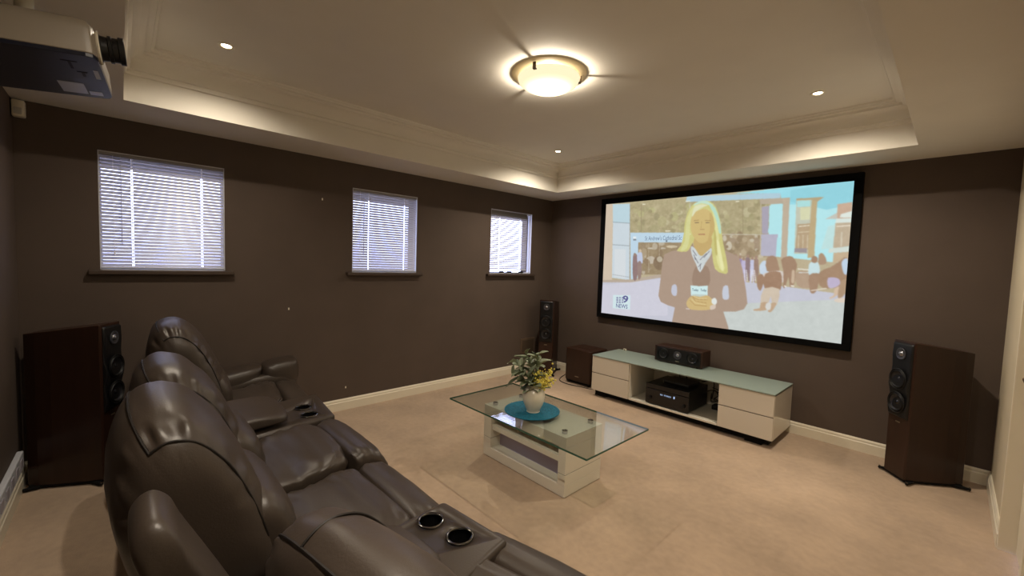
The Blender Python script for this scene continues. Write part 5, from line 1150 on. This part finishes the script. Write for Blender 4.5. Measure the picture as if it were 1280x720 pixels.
 ('P',(112,112,156),[0.09,0.879,0.099,0.877,0.1,0.889,0.09,0.891],0),
 ('P',(112,112,156),[0.104,0.836,0.113,0.835,0.114,0.847,0.104,0.848],0),
 ('P',(112,112,156),[0.105,0.856,0.114,0.855,0.114,0.867,0.105,0.869],0),
 ('P',(112,112,156),[0.105,0.876,0.114,0.874,0.115,0.887,0.105,0.889],0),
 ('P',(112,112,156),[0.119,0.834,0.128,0.833,0.129,0.845,0.119,0.846],0),
 ('P',(112,112,156),[0.12,0.854,0.129,0.853,0.13,0.865,0.12,0.866],0),
 ('P',(112,112,156),[0.12,0.874,0.13,0.872,0.13,0.884,0.12,0.886],0),
]


def paint():
    w, h = 880, 496
    img = np.zeros((h, w, 3))
    rng = np.random.default_rng(3)

    def noise2(hh, ww, sc):
        a = rng.normal(size=(hh // sc + 3, ww // sc + 3))
        yy = np.arange(hh) / sc
        xx = np.arange(ww) / sc
        y0 = yy.astype(int); x0 = xx.astype(int)
        fy = (yy - y0)[:, None]; fx = (xx - x0)[None]
        return (a[y0][:, x0] * (1 - fy) * (1 - fx) + a[y0 + 1][:, x0] * fy * (1 - fx)
                + a[y0][:, x0 + 1] * (1 - fy) * fx + a[y0 + 1][:, x0 + 1] * fy * fx)
    tex = noise2(h, w, 5) * .6 + noise2(h, w, 14) * .6

    def fill(pts, col, amp):
        pts = np.array(pts)
        x0, x1 = int(max(0, pts[:, 0].min())), int(min(w - 1, pts[:, 0].max())) + 1
        y0, y1 = int(max(0, pts[:, 1].min())), int(min(h - 1, pts[:, 1].max())) + 1
        if x1 <= x0 or y1 <= y0:
            return
        X, Y = np.meshgrid(np.arange(x0, x1) + .5, np.arange(y0, y1) + .5)
        ins = np.zeros(X.shape, bool)
        k = len(pts)
        for i in range(k):
            ax, ay = pts[i]; bx, by = pts[(i + 1) % k]
            if ay == by:
                continue
            c = ((ay > Y) != (by > Y)) & (X < (bx - ax) * (Y - ay) / (by - ay) + ax)
            ins ^= c
        reg = img[y0:y1, x0:x1]
        colr = np.array(col)[None] + amp * .38 * tex[y0:y1, x0:x1][ins][:, None]
        reg[ins] = colr
    for k, col, q, n in PIC:
        pts = [(q[i] * w, q[i + 1] * h) for i in range(0, len(q), 2)]
        if k == 'P':
            fill(pts, col, n)
        else:
            r = n * .4
            for (ax, ay), (bx, by) in zip(pts, pts[1:]):
                d = math.hypot(bx - ax, by - ay) or 1
                nx, ny = -(by - ay) / d * r, (bx - ax) / d * r
                fill([(ax + nx, ay + ny), (bx + nx, by + ny), (bx - nx, by - ny), (ax - nx, ay - ny)], col, 0)
    for _ in range(4):
        p = np.pad(img, ((1, 1), (1, 1), (0, 0)), 'edge')
        img = (p[:-2, 1:-1] + p[2:, 1:-1] + p[1:-1, :-2] + p[1:-1, 2:] + 2 * p[1:-1, 1:-1]) / 6
    img = (img[0::2, 0::2] + img[1::2, 0::2] + img[0::2, 1::2] + img[1::2, 1::2]) / 4
    img = img * .87 + np.array([208, 200, 184]) * .13      # stray light lifts the projected blacks
    return np.clip(img, 0, 255) / 255


img = paint()
ph, pw = img.shape[:2]
linimg = np.where(img <= .04045, img / 12.92, ((img + .055) / 1.055) ** 2.4)
gx, gz = np.meshgrid(np.linspace(XA, XB, pw), np.linspace(ZB, ZA, ph))
vx = np.stack([gx - (XA + XB) / 2, np.full_like(gx, -.034), gz - ZA], -1).reshape(-1, 3)
ii = np.arange(ph * pw).reshape(ph, pw)
fc = np.stack([ii[:-1, :-1], ii[1:, :-1], ii[1:, 1:], ii[:-1, 1:]], -1).reshape(-1, 4)
me = bpy.data.meshes.new('picture')
me.vertices.add(len(vx))
me.vertices.foreach_set('co', vx.ravel())
me.loops.add(fc.size)
me.loops.foreach_set('vertex_index', fc.ravel())
me.polygons.add(len(fc))
me.polygons.foreach_set('loop_start', np.arange(len(fc)) * 4)
me.update(calc_edges=True)
ca = me.color_attributes.new('projected', 'FLOAT_COLOR', 'POINT')
ca.data.foreach_set('color', np.concatenate([linimg.reshape(-1, 3), np.ones((ph * pw, 1))], 1).astype(np.float32).ravel())
m = bpy.data.materials.new('projected_picture')
m.use_nodes = True
nt = m.node_tree
nt.nodes.remove(nt.nodes['Principled BSDF'])
at = nt.nodes.new('ShaderNodeVertexColor')
at.layer_name = 'projected'
em = nt.nodes.new('ShaderNodeEmission')
nt.links.new(at.outputs[0], em.inputs[0])
nt.links.new(em.outputs[0], nt.nodes['Material Output'].inputs[0])
me.materials.append(m)
pic = bpy.data.objects.new('picture', me)
COL.objects.link(pic)
pic.parent = t
MB().box(XA - .01, XB + .01, -.030, -.026, ZA - .01, ZB + .01).build('screen_cloth', mat('screen_cloth', (210, 208, 204), .9), t, world=True)


def text(name, body, x, y, z, width, height, m, parent, rot=(PI / 2, 0, 0), thick=.0004, bold=0):
    c = bpy.data.curves.new(name, 'FONT')
    c.body = body
    c.extrude = thick
    c.offset = bold
    c.resolution_u = 2
    o = bpy.data.objects.new(name, c)
    COL.objects.link(o)
    dg = bpy.context.evaluated_depsgraph_get()
    me = bpy.data.meshes.new_from_object(o.evaluated_get(dg))
    bpy.data.objects.remove(o)
    me.name = name
    n = len(me.vertices)
    a = np.empty(n * 3)
    me.vertices.foreach_get('co', a)
    a = a.reshape(-1, 3)
    lo, hi = a.min(0), a.max(0)
    a[:, 0] = (a[:, 0] - lo[0]) / (hi[0] - lo[0]) * width
    a[:, 1] = (a[:, 1] - lo[1]) / (hi[1] - lo[1]) * height
    M = Matrix.Translation((x, y, z)) @ (Matrix.Rotation(rot[2], 4, 'Z') @ Matrix.Rotation(rot[0], 4, 'X'))
    if parent is not None:
        M = root_matrix(parent).inverted() @ M
    me.vertices.foreach_set('co', a.ravel())
    me.transform(M)
    q = bpy.data.objects.new(name, me)
    COL.objects.link(q)
    me.materials.append(m)
    if parent is not None:
        q.parent = parent
    return q


def pic_text(name, body, u0, v0, u1, v1, m, bold=0):
    """text over the projected picture; (u0,v0) lower left, (u1,v1) upper right"""
    x, z = XA + u0 * (XB - XA), ZB - v0 * (ZB - ZA)
    text(name, body, x, -.0345, z, (u1 - u0) * (XB - XA), (v0 - v1) * (ZB - ZA), m, pic, bold=bold)


pic_text('sign_lettering', "St Andrew's Cathedral Sc", .229, .338, .408, .300, emis_mat('sign_blue', (112, 128, 152), 1))
logo = emis_mat('logo_violet', (104, 104, 152), 1)
pic_text('logo_numeral', '9', .124, .884, .156, .818, logo, bold=.03)
pic_text('logo_lettering', 'NEWS', .088, .934, .154, .897, logo, bold=.01)
micm = emis_mat('microphone_print', (104, 122, 134), 1)
pic_text('microphone_lettering', 'Today', .468, .742, .496, .716, micm, bold=.015)
pic_text('microphone_lettering', 'Today', .504, .740, .530, .714, micm, bold=.015)

# ------------------------------------------------------------------ low media unit
t = thing('media_unit', 'low white gloss media unit with four drawers and a frosted glass top', 'media unit', (2.2, -.34, 0))
x0, x1, y0, y1, z0, z1 = 1.27, 3.14, -.62, -.06, .075, .475
m = MB()
m.box(x0, x1, y0 + .02, y1, z0, z0 + .018)
m.box(x0, x1, y1 - .014, y1, z0 + .018, z1)
for a in (x0, 1.745, 2.685, x1 - .018):
    m.box(a, a + .018, y0 + .02, y1 - .014, z0 + .018, z1)
m.box(x0, 1.763, y0 + .02, y1 - .014, z1 - .012, z1)
m.box(2.685, x1, y0 + .02, y1 - .014, z1 - .012, z1)
m.build('carcass', M_gloss, t, world=True, bevel=.0015)
MB().box(1.763, 2.685, y0 + .004, y0 + .02, z0, z0 + .02).build('front_rail', M_gloss, t, world=True, bevel=.002)
for a, b in ((x0, 1.75), (2.688, x1)):
    for c, d in ((z0 + .002, .276), (.283, z1 - .004)):
        dr = MB().box(a + .001, b - .001, y0, y0 + .019, c, d, .002).build('drawer', M_glosscream, t, world=True)
        MB().box(a + .003, b - .003, y0 + .001, y0 + .018, d, d + .003).build('pull_groove', mat('groove_shadow_gap', (120, 108, 92), .5), dr, world=True)
MB().box(x0 - .002, x1 + .002, y0 - .004, y1, z1, z1 + .010, .0015).build('glass_top', mat('frosted_glass_top', (150, 166, 158), .3, .5, coat=.3), t, world=True)
for a in (1.36, 2.98):
    for b in (-.52, -.16):
        MB().box(a - .07, a + .07, b - .045, b + .045, 0, z0).build('foot', M_blackmat, t, world=True)
MB().box(1.31, 3.10, -.555, -.10, .016, z0).build('plinth', M_blackmat, t, world=True)

# av receiver in the open bay
t = thing('av_receiver', 'black audio receiver with a lit display inside the open bay', 'receiver', (2.18, -.35, .093))
MB().box(1.955, 2.405, -.585, -.14, .105, .312, .004).build('case', mat('black_case', (20, 19, 19), .35, .5), t, world=True)
MB().box(1.95, 2.41, -.600, -.583, .103, .260, .004).build('front_panel', mat('black_glossy_panel', (10, 10, 12), .12, .5), t, world=True)
MB().box(1.95, 2.41, -.600, -.583, .263, .314, .004).build('upper_panel', MATS['black_glossy_panel'], t, world=True)
dm = emis_mat('display_glow', (190, 215, 255), .9)
text('display_segments', 'BD  STEREO', 2.115, -.6005, .213, .115, .014, dm, t)
MB().box(2.255, 2.268, -.6012, -.600, .211, .234).build('display_icon', dm, t, world=True)
for x in (2.0, 2.36):
    MB().lathe([(.001, -.622), (.016, -.622), (.018, -.6)], (x, 0, .165), 20, 'y').build('knob', M_blackpl, t, world=True, smooth=True)
for x in (2.0, 2.36):
    for y in (-.54, -.2):
        MB().lathe([(.018, .093), (.018, .106)], (x, y, 0), 14).build('foot', M_blackpl, t, world=True)
t = thing('set_top_box', 'small black box lying on top of the audio receiver', 'set top box', (2.22, -.36, .312))
MB().box(2.09, 2.36, -.50, -.24, .318, .352, .005).build('case', M_blackpl, t, world=True)
MB().box(2.10, 2.35, -.502, -.499, .324, .346).build('front_panel', MATS['black_glossy_panel'], t, world=True)
for x in (2.11, 2.34):
    MB().lathe([(.01, .3145), (.01, .319)], (x, -.47, 0), 10).build('foot', M_blackpl, t, world=True)
    MB().lathe([(.01, .3145), (.01, .319)], (x, -.27, 0), 10).build('foot', M_blackpl, t, world=True)
t = thing('cable_bundle', 'tangle of black cables behind and beside the audio receiver in the open bay', 'cables', (2.5, -.11, .093))
for pts in ([(2.10, -.095, .20), (2.09, -.12, .36), (2.14, -.16, .39), (2.2, -.2, .375), (2.22, -.235, .345)],
            [(2.44, -.10, .16), (2.46, -.12, .33), (2.44, -.18, .37), (2.37, -.22, .345)],
            [(2.44, -.1, .28), (2.55, -.14, .26), (2.50, -.21, .19), (2.58, -.16, .16), (2.46, -.1, .17)],
            [(2.44, -.1, .25), (2.51, -.2, .28), (2.56, -.22, .21), (2.49, -.24, .17), (2.44, -.12, .22)],
            [(2.62, -.09, .46), (2.625, -.11, .3), (2.62, -.12, .15), (2.64, -.12, .099)],
            [(2.43, -.3, .26), (2.50, -.28, .30), (2.57, -.22, .27), (2.60, -.12, .22)]):
    MB().tube(crom(pts, 24, False), .0055, 6).build('cable', M_blackpl, t, world=True, smooth=True)
t = thing('power_adaptor', 'black plug adaptor among the cables at the right of the open bay', 'adaptor', (2.53, -.15, .093))
MB().box(2.49, 2.56, -.24, -.15, .093, .14, .008).build('case', M_blackpl, t, world=True)
t = thing('remote_eye', 'tiny white infrared eye on the rear left of the glass top', 'sensor', (1.37, -.09, .485))
MB().box(1.35, 1.39, -.10, -.08, .4855, .508, .004).build('body', M_trim, t, world=True)
MB().box(1.362, 1.378, -.1012, -.0998, .491, .503).build('window', M_blackpl, t, world=True)


# ------------------------------------------------------------------ speakers
def driver(parent, x, z, r, y, mcone=None, name='woofer'):
    """cone driver facing -y at local (x, y, z)"""
    g = MB().lathe([(r * 1.0, y), (r * 1.02, y - .006), (r * .96, y - .010), (r * .92, y - .006), (r * .88, y - .004),
                    (r * .84, y - .011), (r * .78, y - .012), (r * .74, y - .004)], (x, 0, z), 32, 'y', cap=False).build(name, mat('black_rubber', (13, 13, 14), .5, .35), parent, smooth=True)
    MB().lathe([(r * .74, y - .004), (r * .5, y + .006), (r * .3, y + .014)], (x, 0, z), 32, 'y', cap=False).build('cone', mcone or mat('dark_cone', (34, 34, 38), .35, .5), g, smooth=True)
    MB().lathe([(r * .3, y + .012), (r * .24, y + .004), (r * .12, y - .001), (.0005, y - .003)], (x, 0, z), 24, 'y', cap=False).build('dust_cap', mat('dust_cap', (26, 26, 29), .25, .5), g, smooth=True)
    return g


def tweeter(parent, x, z, y):
    g = MB().lathe([(.043, y), (.044, y - .004), (.040, y - .006), (.026, y - .002), (.020, y - .002)], (x, 0, z), 32, 'y', cap=False).build('tweeter', mat('grey_tweeter_plate', (58, 58, 64), .3, .5), parent, smooth=True)
    MB().lathe([(.020, y - .002), (.016, y - .009), (.009, y - .013), (.0005, y - .014)], (x, 0, z), 24, 'y', cap=False).build('dome', mat('silver_dome', (150, 150, 156), .25, .5, metal=.8), g, smooth=True)


def tower(label, loc, rz):
    t = thing('tower_speaker', label, 'speaker', loc, rz, 'mahogany tower speakers')
    # cabinet: boat-tailed plan, top sloping to the rear
    plan = [(-.092, -.20), (.092, -.20), (.100, -.19), (.100, .06), (.094, .14), (.082, .20), (-.082, .20), (-.094, .14), (-.100, .06), (-.100, -.19)]
    m = MB()
    lo = [m.bm.verts.new((x, y, .028)) for x, y in plan]
    hi = [m.bm.verts.new((x, y, 1.042 - .055 * (y + .2) / .4)) for x, y in plan]
    m.bm.faces.new(lo)
    m.bm.faces.new(hi)
    for i in range(len(plan)):
        j = (i + 1) % len(plan)
        m.bm.faces.new((lo[i], lo[j], hi[j], hi[i]))
    m.build('cabinet', M_mahog, t, bevel=.004)
    # moulded black baffle with swelling sides
    prof = [(-.19, .46), (-.212, .475), (-.222, .54), (-.214, .60), (-.212, .64), (-.226, .70), (-.226, .74), (-.213, .80), (-.211, .85), (-.216, .93), (-.212, 1.02), (-.19, 1.03)]
    MB().prism(prof, -.088, .088, 'x').build('baffle', mat('black_baffle', (17, 17, 19), .42, .4), t, bevel=.008, smooth=True)
    driver(t, 0, .58, .078, -.221)
    driver(t, 0, .755, .078, -.223)
    tweeter(t, 0, .945, -.216)
    MB().box(-.02, .02, -.2025, -.199, .425, .435, .001).build('badge', mat('badge_silver', (150, 140, 120), .3, metal=.7), t)
    MB().box(-.096, .096, -.196, .19, .012, .029, .004).build('plinth', M_blackmat, t)
    for sx in (-1, 1):
        for sy in (-1, 1):
            p = [(sx * .06, sy * .16), (sx * .10, sy * .13), (sx * .142, sy * .202), (sx * .132, sy * .214)]
            f = MB().prism(p, .010, .024, 'z').build('foot', M_blackmat, t, bevel=.003)
            MB().lathe([(.001, 0), (.006, .012), (.006, .03)], (sx * .132, sy * .203, 0), 10).build('spike', M_darkchrome, f)
    MB().lathe([(.033, .202), (.036, .204), (.03, .198), (.028, .15)], (0, 0, .3), 24, 'y').build('port', M_blackpl, t)
    return t


tower('mahogany tower speaker right of the screen beside the doorway', (4.045, -.272, 0), math.radians(-50.2))
tower('mahogany tower speaker in the far corner left of the subwoofer', (.272, -.272, 0), math.radians(28.7))
tower('tall dark tower speaker in the rear left corner behind the sofa', (.238, -4.868, 0), math.radians(152.5))

# subwoofer
t = thing('subwoofer', 'mahogany cube subwoofer on the floor left of the media unit', 'subwoofer', (.9, -.25, 0))
m = MB()
m.box(.70, 1.105, -.425, -.06, .045, .452)
es = [e for e in m.bm.edges if abs(e.verts[0].co.z - e.verts[1].co.z) > .3]
bmesh.ops.bevel(m.bm, geom=es, offset=.035, segments=5, affect='EDGES', profile=.5)
m.build('cabinet', M_mahog, t, world=True, smooth=True, bevel=.005)
MB().box(.72, 1.085, -.41, -.08, .022, .046, .004).build('base_plate', M_blackmat, t, world=True)
for x in (.74, 1.06):
    for y in (-.38, -.11):
        MB().lathe([(.02, 0), (.017, .023)], (x, y, 0), 14).build('foot', M_blackpl, t, world=True)
MB().box(.87, .93, -.4262, -.4245, .10, .11).build('badge', mat('badge_silver', (150, 140, 120), .3, metal=.7), t, world=True)
MB().box(.80, 1.0, -.3, -.15, .452, .455, .002).build('amplifier_cover', M_mahog, t, world=True)
m = MB().tube(crom([(.50, -.10, .02), (.56, -.32, .006), (.66, -.46, .006), (.82, -.50, .006), (1.0, -.46, .006), (1.16, -.40, .006), (1.2, -.1, .05)], 50, False), .005, 6)
tag(m.build('speaker_cable', M_blackpl, smooth=True), 'black speaker cable lying on the carpet in front of the subwoofer', 'cable')

# centre speaker
t = thing('centre_speaker', 'mahogany centre speaker on the glass top of the media unit', 'speaker', (2.127, -.18, .485))
MB().box(1.865, 2.39, -.28, -.07, .495, .665, .006).build('cabinet', M_mahog, t, world=True)
MB().box(1.885, 2.37, -.286, -.279, .510, .652, .003).build('baffle', mat('black_baffle', (17, 17, 19), .42, .4), t, world=True)
for x in (2.127 - .16, 2.127 + .16):
    g = driver(t, x - 2.127, .583 - .485, .062, -.286 + .18)
tweeter(t, 0, .590 - .485, -.286 + .18)
MB().box(2.107, 2.147, -.2875, -.2855, .519, .527).build('badge', MATS['badge_silver'], t, world=True)
for x in (1.92, 2.33):
    for y in (-.25, -.1):
        MB().lathe([(.014, .485), (.014, .496)], (x, y, 0), 12).build('foot', M_blackpl, t, world=True)

# ------------------------------------------------------------------ coffee table
t = thing('coffee_table', 'white gloss coffee table with a clear rectangular glass top', 'table', (2.05, -2.36, 0))
bx0, bx1, by0, by1 = 1.637, 2.468, -2.556, -2.156
m = MB()
m.box(bx0, bx1, by0, by1, .004, .078, .003)
m.build('bottom_panel', M_gloss, t, world=True)
MB().box(bx0, bx1, by0, by1, .330, .405, .003).build('top_panel', M_gloss, t, world=True)
for a, b in ((bx0, bx0 + .085), (bx1 - .062, bx1)):
    MB().box(a, b, by0, by1, .078, .152, .0015).build('lower_end_panel', M_gloss, t, world=True)
    MB().box(a, b, by0, by1, .156, .330, .0015).build('upper_end_panel', M_gloss, t, world=True)
    MB().box(a + .003, b - .003, by0 + .003, by1 - .003, .151, .157).build('joint_strip', mat('grey_joint', (120, 112, 100), .4), t, world=True)
MB().box(bx0 + .085, bx1 - .062, by0 + .012, by1 - .012, .222, .260, .002).build('middle_shelf', M_gloss, t, world=True)
MB().box(bx0 + .085, bx1 - .062, by0 + .10, by0 + .115, .078, .222).build('inner_panel', mat('lilac_reflection_panel', (168, 158, 184), .15, .5, coat=.3), t, world=True)  # lilac base colour paints in the bluish light reflected by the glossy panel
MB().box(bx0 + .085, bx1 - .062, by0 + .2, by0 + .215, .260, .330).build('back_panel', mat('tan_inner_panel', (150, 136, 116), .3), t, world=True)
gl = MB().box(1.43, 2.768, -2.745, -2.055, .425, .437)
g = gl.build('glass_top', [M_glass, mat('green_glass_edge', (50, 92, 76), .15, .5)], t, world=True)
for p in g.data.polygons:
    p.material_index = 0 if abs(p.normal.z) > .5 else 1
for x, y in ((1.705, -2.50), (1.695, -2.205), (2.408, -2.50), (2.404, -2.21)):
    f = MB().lathe([(.020, .405), (.020, .4248)], (x, y, 0), 20).build('glass_mount', M_chrome, t, world=True, smooth=True)
    MB().box(x - .0008, x + .0008, y - .0201, y + .0201, .406, .4245).build('slot', M_blackmat, f, world=True)

t = thing('placemat', 'round teal woven placemat under the vase', 'placemat', (2.03, -2.425, .437))
m = MB()
for k in range(9):
    r = .022 + k * .0215
    m.lathe([(r - .0125, .4375), (r - .0125, .4405), (r - .006, .4425), (r + .006, .4425), (r + .0115, .4405), (r + .0115, .4375)], (2.03, -2.425, 0), 56, cap=True)
m.build('woven_rings', mat('teal_woven_fibre', (16, 98, 122), .7, .3, var=.3, vscale=70, bump=.5, bscale=200), t, world=True, smooth=True)

VX, VY, VZ = 2.063, -2.447, .4428
t = thing('vase', 'round bellied cream ceramic vase on the teal placemat', 'vase', (VX, VY, VZ))
vp = [(.001, .002), (.040, .002), (.045, 0), (.047, .006), (.052, .020), (.070, .060), (.082, .100), (.084, .125), (.076, .155), (.058, .178), (.046, .188),
      (.048, .196), (.053, .201), (.051, .203), (.045, .199), (.042, .188), (.056, .172), (.074, .15), (.079, .125), (.06, .06), (.001, .02)]
vp = [(r, z * .985) for r, z in vp]
vm = mat('cream_marbled_ceramic', (214, 206, 188), .25, .5, var=.12, vscale=9, stretch=(1, 1, .5), detail=8, coat=.3)
MB().lathe([(r, z + VZ) for r, z in vp], (VX, VY, 0), 48, cap=False).build('body', vm, t, world=True, smooth=True, angle=80)
MB().lathe([(.044, VZ + .0005), (.0485, VZ + .002), (.0485, VZ + .010), (.046, VZ + .011)], (VX, VY, 0), 40).build('foot_ring', mat('pale_foot_ring', (226, 220, 206), .3), t, world=True, smooth=True)

# bouquet: grey-green leaves leaning left, yellow sprigs leaning right
t = thing('artificial_bouquet', 'grey green leaves and yellow flower sprigs standing in the cream vase', 'bouquet', (VX, VY, VZ + .18))
lm = bmesh.new()
R_, N_ = 9, 6
grid = []
for i in range(R_):
    u = i / (R_ - 1)
    wd = .030 * (math.sin(PI * min(1, u * .90 + .045)) ** .6) * (.40 + .75 * u)
    row = []
    for j in range(N_ + 1):
        s = j / N_ * 2 - 1
        row.append(lm.verts.new((s * wd, u * .085, -.045 * u * u + .012 * s * s * (1 - u * .3) - .004 * (abs(s) < .2) + .003 * math.sin(9 * u + 4 * s))))
    grid.append(row)
for a, b in zip(grid, grid[1:]):
    for j in range(N_):
        lm.faces.new((a[j], a[j + 1], b[j + 1], b[j]))
leaf_me = bpy.data.meshes.new('leaf')
lm.to_mesh(leaf_me); lm.free()
leaf_me.materials.append(mat('grey_green_leaf', (142, 152, 126), .6, .3, var=.22, vscale=40))
for p in leaf_me.polygons:
    p.use_smooth = True
M_stem = mat('green_stem', (84, 98, 62), .6)
Rv = Vector((math.cos(yaw), math.sin(yaw), 0))      # picture right
Fv = Vector((-math.sin(yaw), math.cos(yaw), 0))     # away from viewer
rnd = random.Random(11)
base = Vector((VX, VY, VZ + .15))
for k, (dx, dd, hh) in enumerate(((-.135, .0, .21), (-.06, .03, .26), (.02, -.02, .27), (-.09, -.04, .16), (-.13, .04, .10), (.035, .03, .22), (-.03, .05, .20))):
    tip = base + Rv * dx + Fv * dd + Vector((0, 0, hh))
    mid = base + Rv * dx * .35 + Fv * dd * .4 + Vector((0, 0, hh * .55))
    st = crom([tuple(base + Vector((0, 0, -.06))), tuple(base), tuple(mid), tuple(tip)], 16, False)
    sp = MB().tube(st, .0028, 6).build('leaf_stem', M_stem, t, world=True, smooth=True)
    nl = 8
    for q in range(nl):
        f = .38 + .62 * q / (nl - 1)
        P = Vector(st[min(15, int(f * 15))])
        ax = (Vector(st[min(15, int(f * 15) + 1)]) - Vector(st[max(0, int(f * 15) - 1)])).normalized()
        ang = q * 2.4 + k
        side = ax.orthogonal().normalized()
        side.rotate(Matrix.Rotation(ang, 3, ax))
        d = (side * (1.0 - .45 * f) + ax * (.55 + .35 * f)).normalized()
        up = (ax - d * ax.dot(d)).normalized()
        xx = d.cross(up).normalized()
        sc_ = rnd.uniform(.95, 1.35) * (.85 if q == nl - 1 else 1)
        Mx = Matrix((xx * sc_, d * sc_, up * sc_)).transposed().to_4x4()
        Mx.translation = P
        o = bpy.data.objects.new('leaf', leaf_me)
        COL.objects.link(o)
        o.parent = t
        o.matrix_basis = root_matrix(t).inverted() @ Mx
M_yel = mat('yellow_blossom', (240, 224, 110), .6, .2, var=.15, vscale=60)
for k in range(15):
    dx = rnd.uniform(.02, .165); dd = rnd.uniform(-.05, .05); hh = rnd.uniform(.04, .15) + .35 * max(0, dx - .09)
    tip = base + Rv * dx + Fv * dd + Vector((0, 0, hh + .02))
    mid = base + Rv * dx * .4 + Fv * dd * .5 + Vector((0, 0, hh * .55))
    st = crom([tuple(base + Vector((0, 0, -.05))), tuple(base), tuple(mid), tuple(tip)], 14, False)
    sm = MB().tube(st, .0016, 5).build('flower_stem', M_stem, t, world=True, smooth=True)
    m = MB()
    for q in range(34):
        f = rnd.uniform(.5, 1)
        P = Vector(st[min(13, int(f * 13))]) + Vector((rnd.gauss(0, 1), rnd.gauss(0, 1), rnd.gauss(0, 1))) * (.0125)
        r = rnd.uniform(.0045, .0082)
        b = bmesh.ops.create_icosphere(m.bm, subdivisions=1, radius=r)
        bmesh.ops.translate(m.bm, verts=b['verts'], vec=P)
    m.build('blossom_sprig', M_yel, sm, world=True, smooth=True)

# ------------------------------------------------------------------ ceiling projector
t = thing('projector', 'pale ceiling projector with a dark underside above the sofa, lens towards the screen', 'projector', (2.005, -4.848, 2.094))
t.rotation_euler = (math.radians(6), 0, math.radians(-4))
top = [(-.225, -.19), (.235, -.19), (.235, .165), (.228, .182), (.20, .190), (-.19, .190), (-.218, .182), (-.225, .165)]
m = MB()
rings = []
for z, s_ in ((.012, 1), (.085, 1), (.102, .985), (.112, .955), (.116, .90)):
    rings.append([m.bm.verts.new((x * s_, y * s_, z)) for x, y in top])
m.bm.faces.new(rings[0]); m.bm.faces.new(rings[-1])
for a, b in zip(rings, rings[1:]):
    for i in range(8):
        m.bm.faces.new((a[i], a[(i + 1) % 8], b[(i + 1) % 8], b[i]))
m.build('case', mat('pale_grey_case', (140, 130, 116), .4, .4), t, smooth=True, angle=50, bevel=.003)
under = mat('dark_underside', (24, 27, 42), .35, .45)
MB().prism([(x * .995, y * .995) for x, y in top], 0, .013, 'z').build('underside', under, t, bevel=.002)
slot = mat('dark_vent', (10, 10, 13), .6)
for x0, x1, y0, y1 in ((.10, .17, .115, .122), (.165, .172, .100, .137), (.03, .075, .135, .142), (.07, .077, .125, .150)):
    MB().box(x0, x1, y0, y1, -.0012, .0006).build('vent_slot', slot, t)
lab = mat('silver_label', (176, 184, 205), .3, .5)
MB().box(-.18, -.055, .06, .125, -.0012, .0005).build('rating_label', lab, t)
MB().box(-.185, -.14, .130, .165, -.0012, .0005).build('small_label', lab, t)
wt = mat('white_print', (205, 210, 225), .5)
for k in range(5):
    MB().box(.02 + k * .018, .034 + k * .018, .166, .178, -.0008, .0004).build('printed_mark', wt, t)
LX = .15
MB().lathe([(.043, .17), (.043, .195), (.038, .200), (.036, .215), (.041, .217), (.041, .225), (.037, .227), (.037, .240), (.042, .242), (.042, .255), (.036, .255), (.034, .240)], (LX, 0, .06), 40, 'y').build('lens_barrel', M_blackpl, t, smooth=True)
MB().lathe([(.034, .242), (.025, .249), (.012, .253), (.0005, .254)], (LX, 0, .06), 32, 'y', cap=False).build('lens_glass', mat('lens_glass_dark', (30, 34, 46), .05, .6, coat=.6), t, smooth=True)
MB().lathe([(.047, .186), (.050, .194), (.047, .197), (.044, .194)], (LX, 0, .06), 40, 'y', cap=False).build('lens_ring', mat('pale_ring', (214, 206, 188), .3), t, smooth=True)
m = MB()
m.box(-.07, .07, -.06, .06, .116, .135, .004)
m.lathe([(.022, .13), (.022, .345)], (0, 0, 0), 20)
m.build('ceiling_mount', mat('white_mount', (200, 194, 178), .5), t, smooth=True).rotation_euler = (math.radians(-6), 0, 0)
MB().lathe([(.07, .340), (.07, .354)], (0, 0, 0), 28).build('mount_plate', MATS['white_mount'], t, smooth=True).rotation_euler = (math.radians(-6), 0, 0)
for a, b in ((-.16, -.13), (.16, -.13), (-.16, .13), (.16, .13)):
    m = MB()
    m.tube([(a * .35, b * .4, .126), (a, b, .122)], .008, 8)
    m.box(a - .014, a + .014, b - .014, b + .014, .113, .130, .003)
    m.build('mount_arm', MATS['white_mount'], t)
for z in (.03, .05, .07):
    MB().box(.2335, .2365, -.17, -.02, z, z + .008).build('side_vent', mat('side_vent_dark', (90, 84, 76), .6), t)
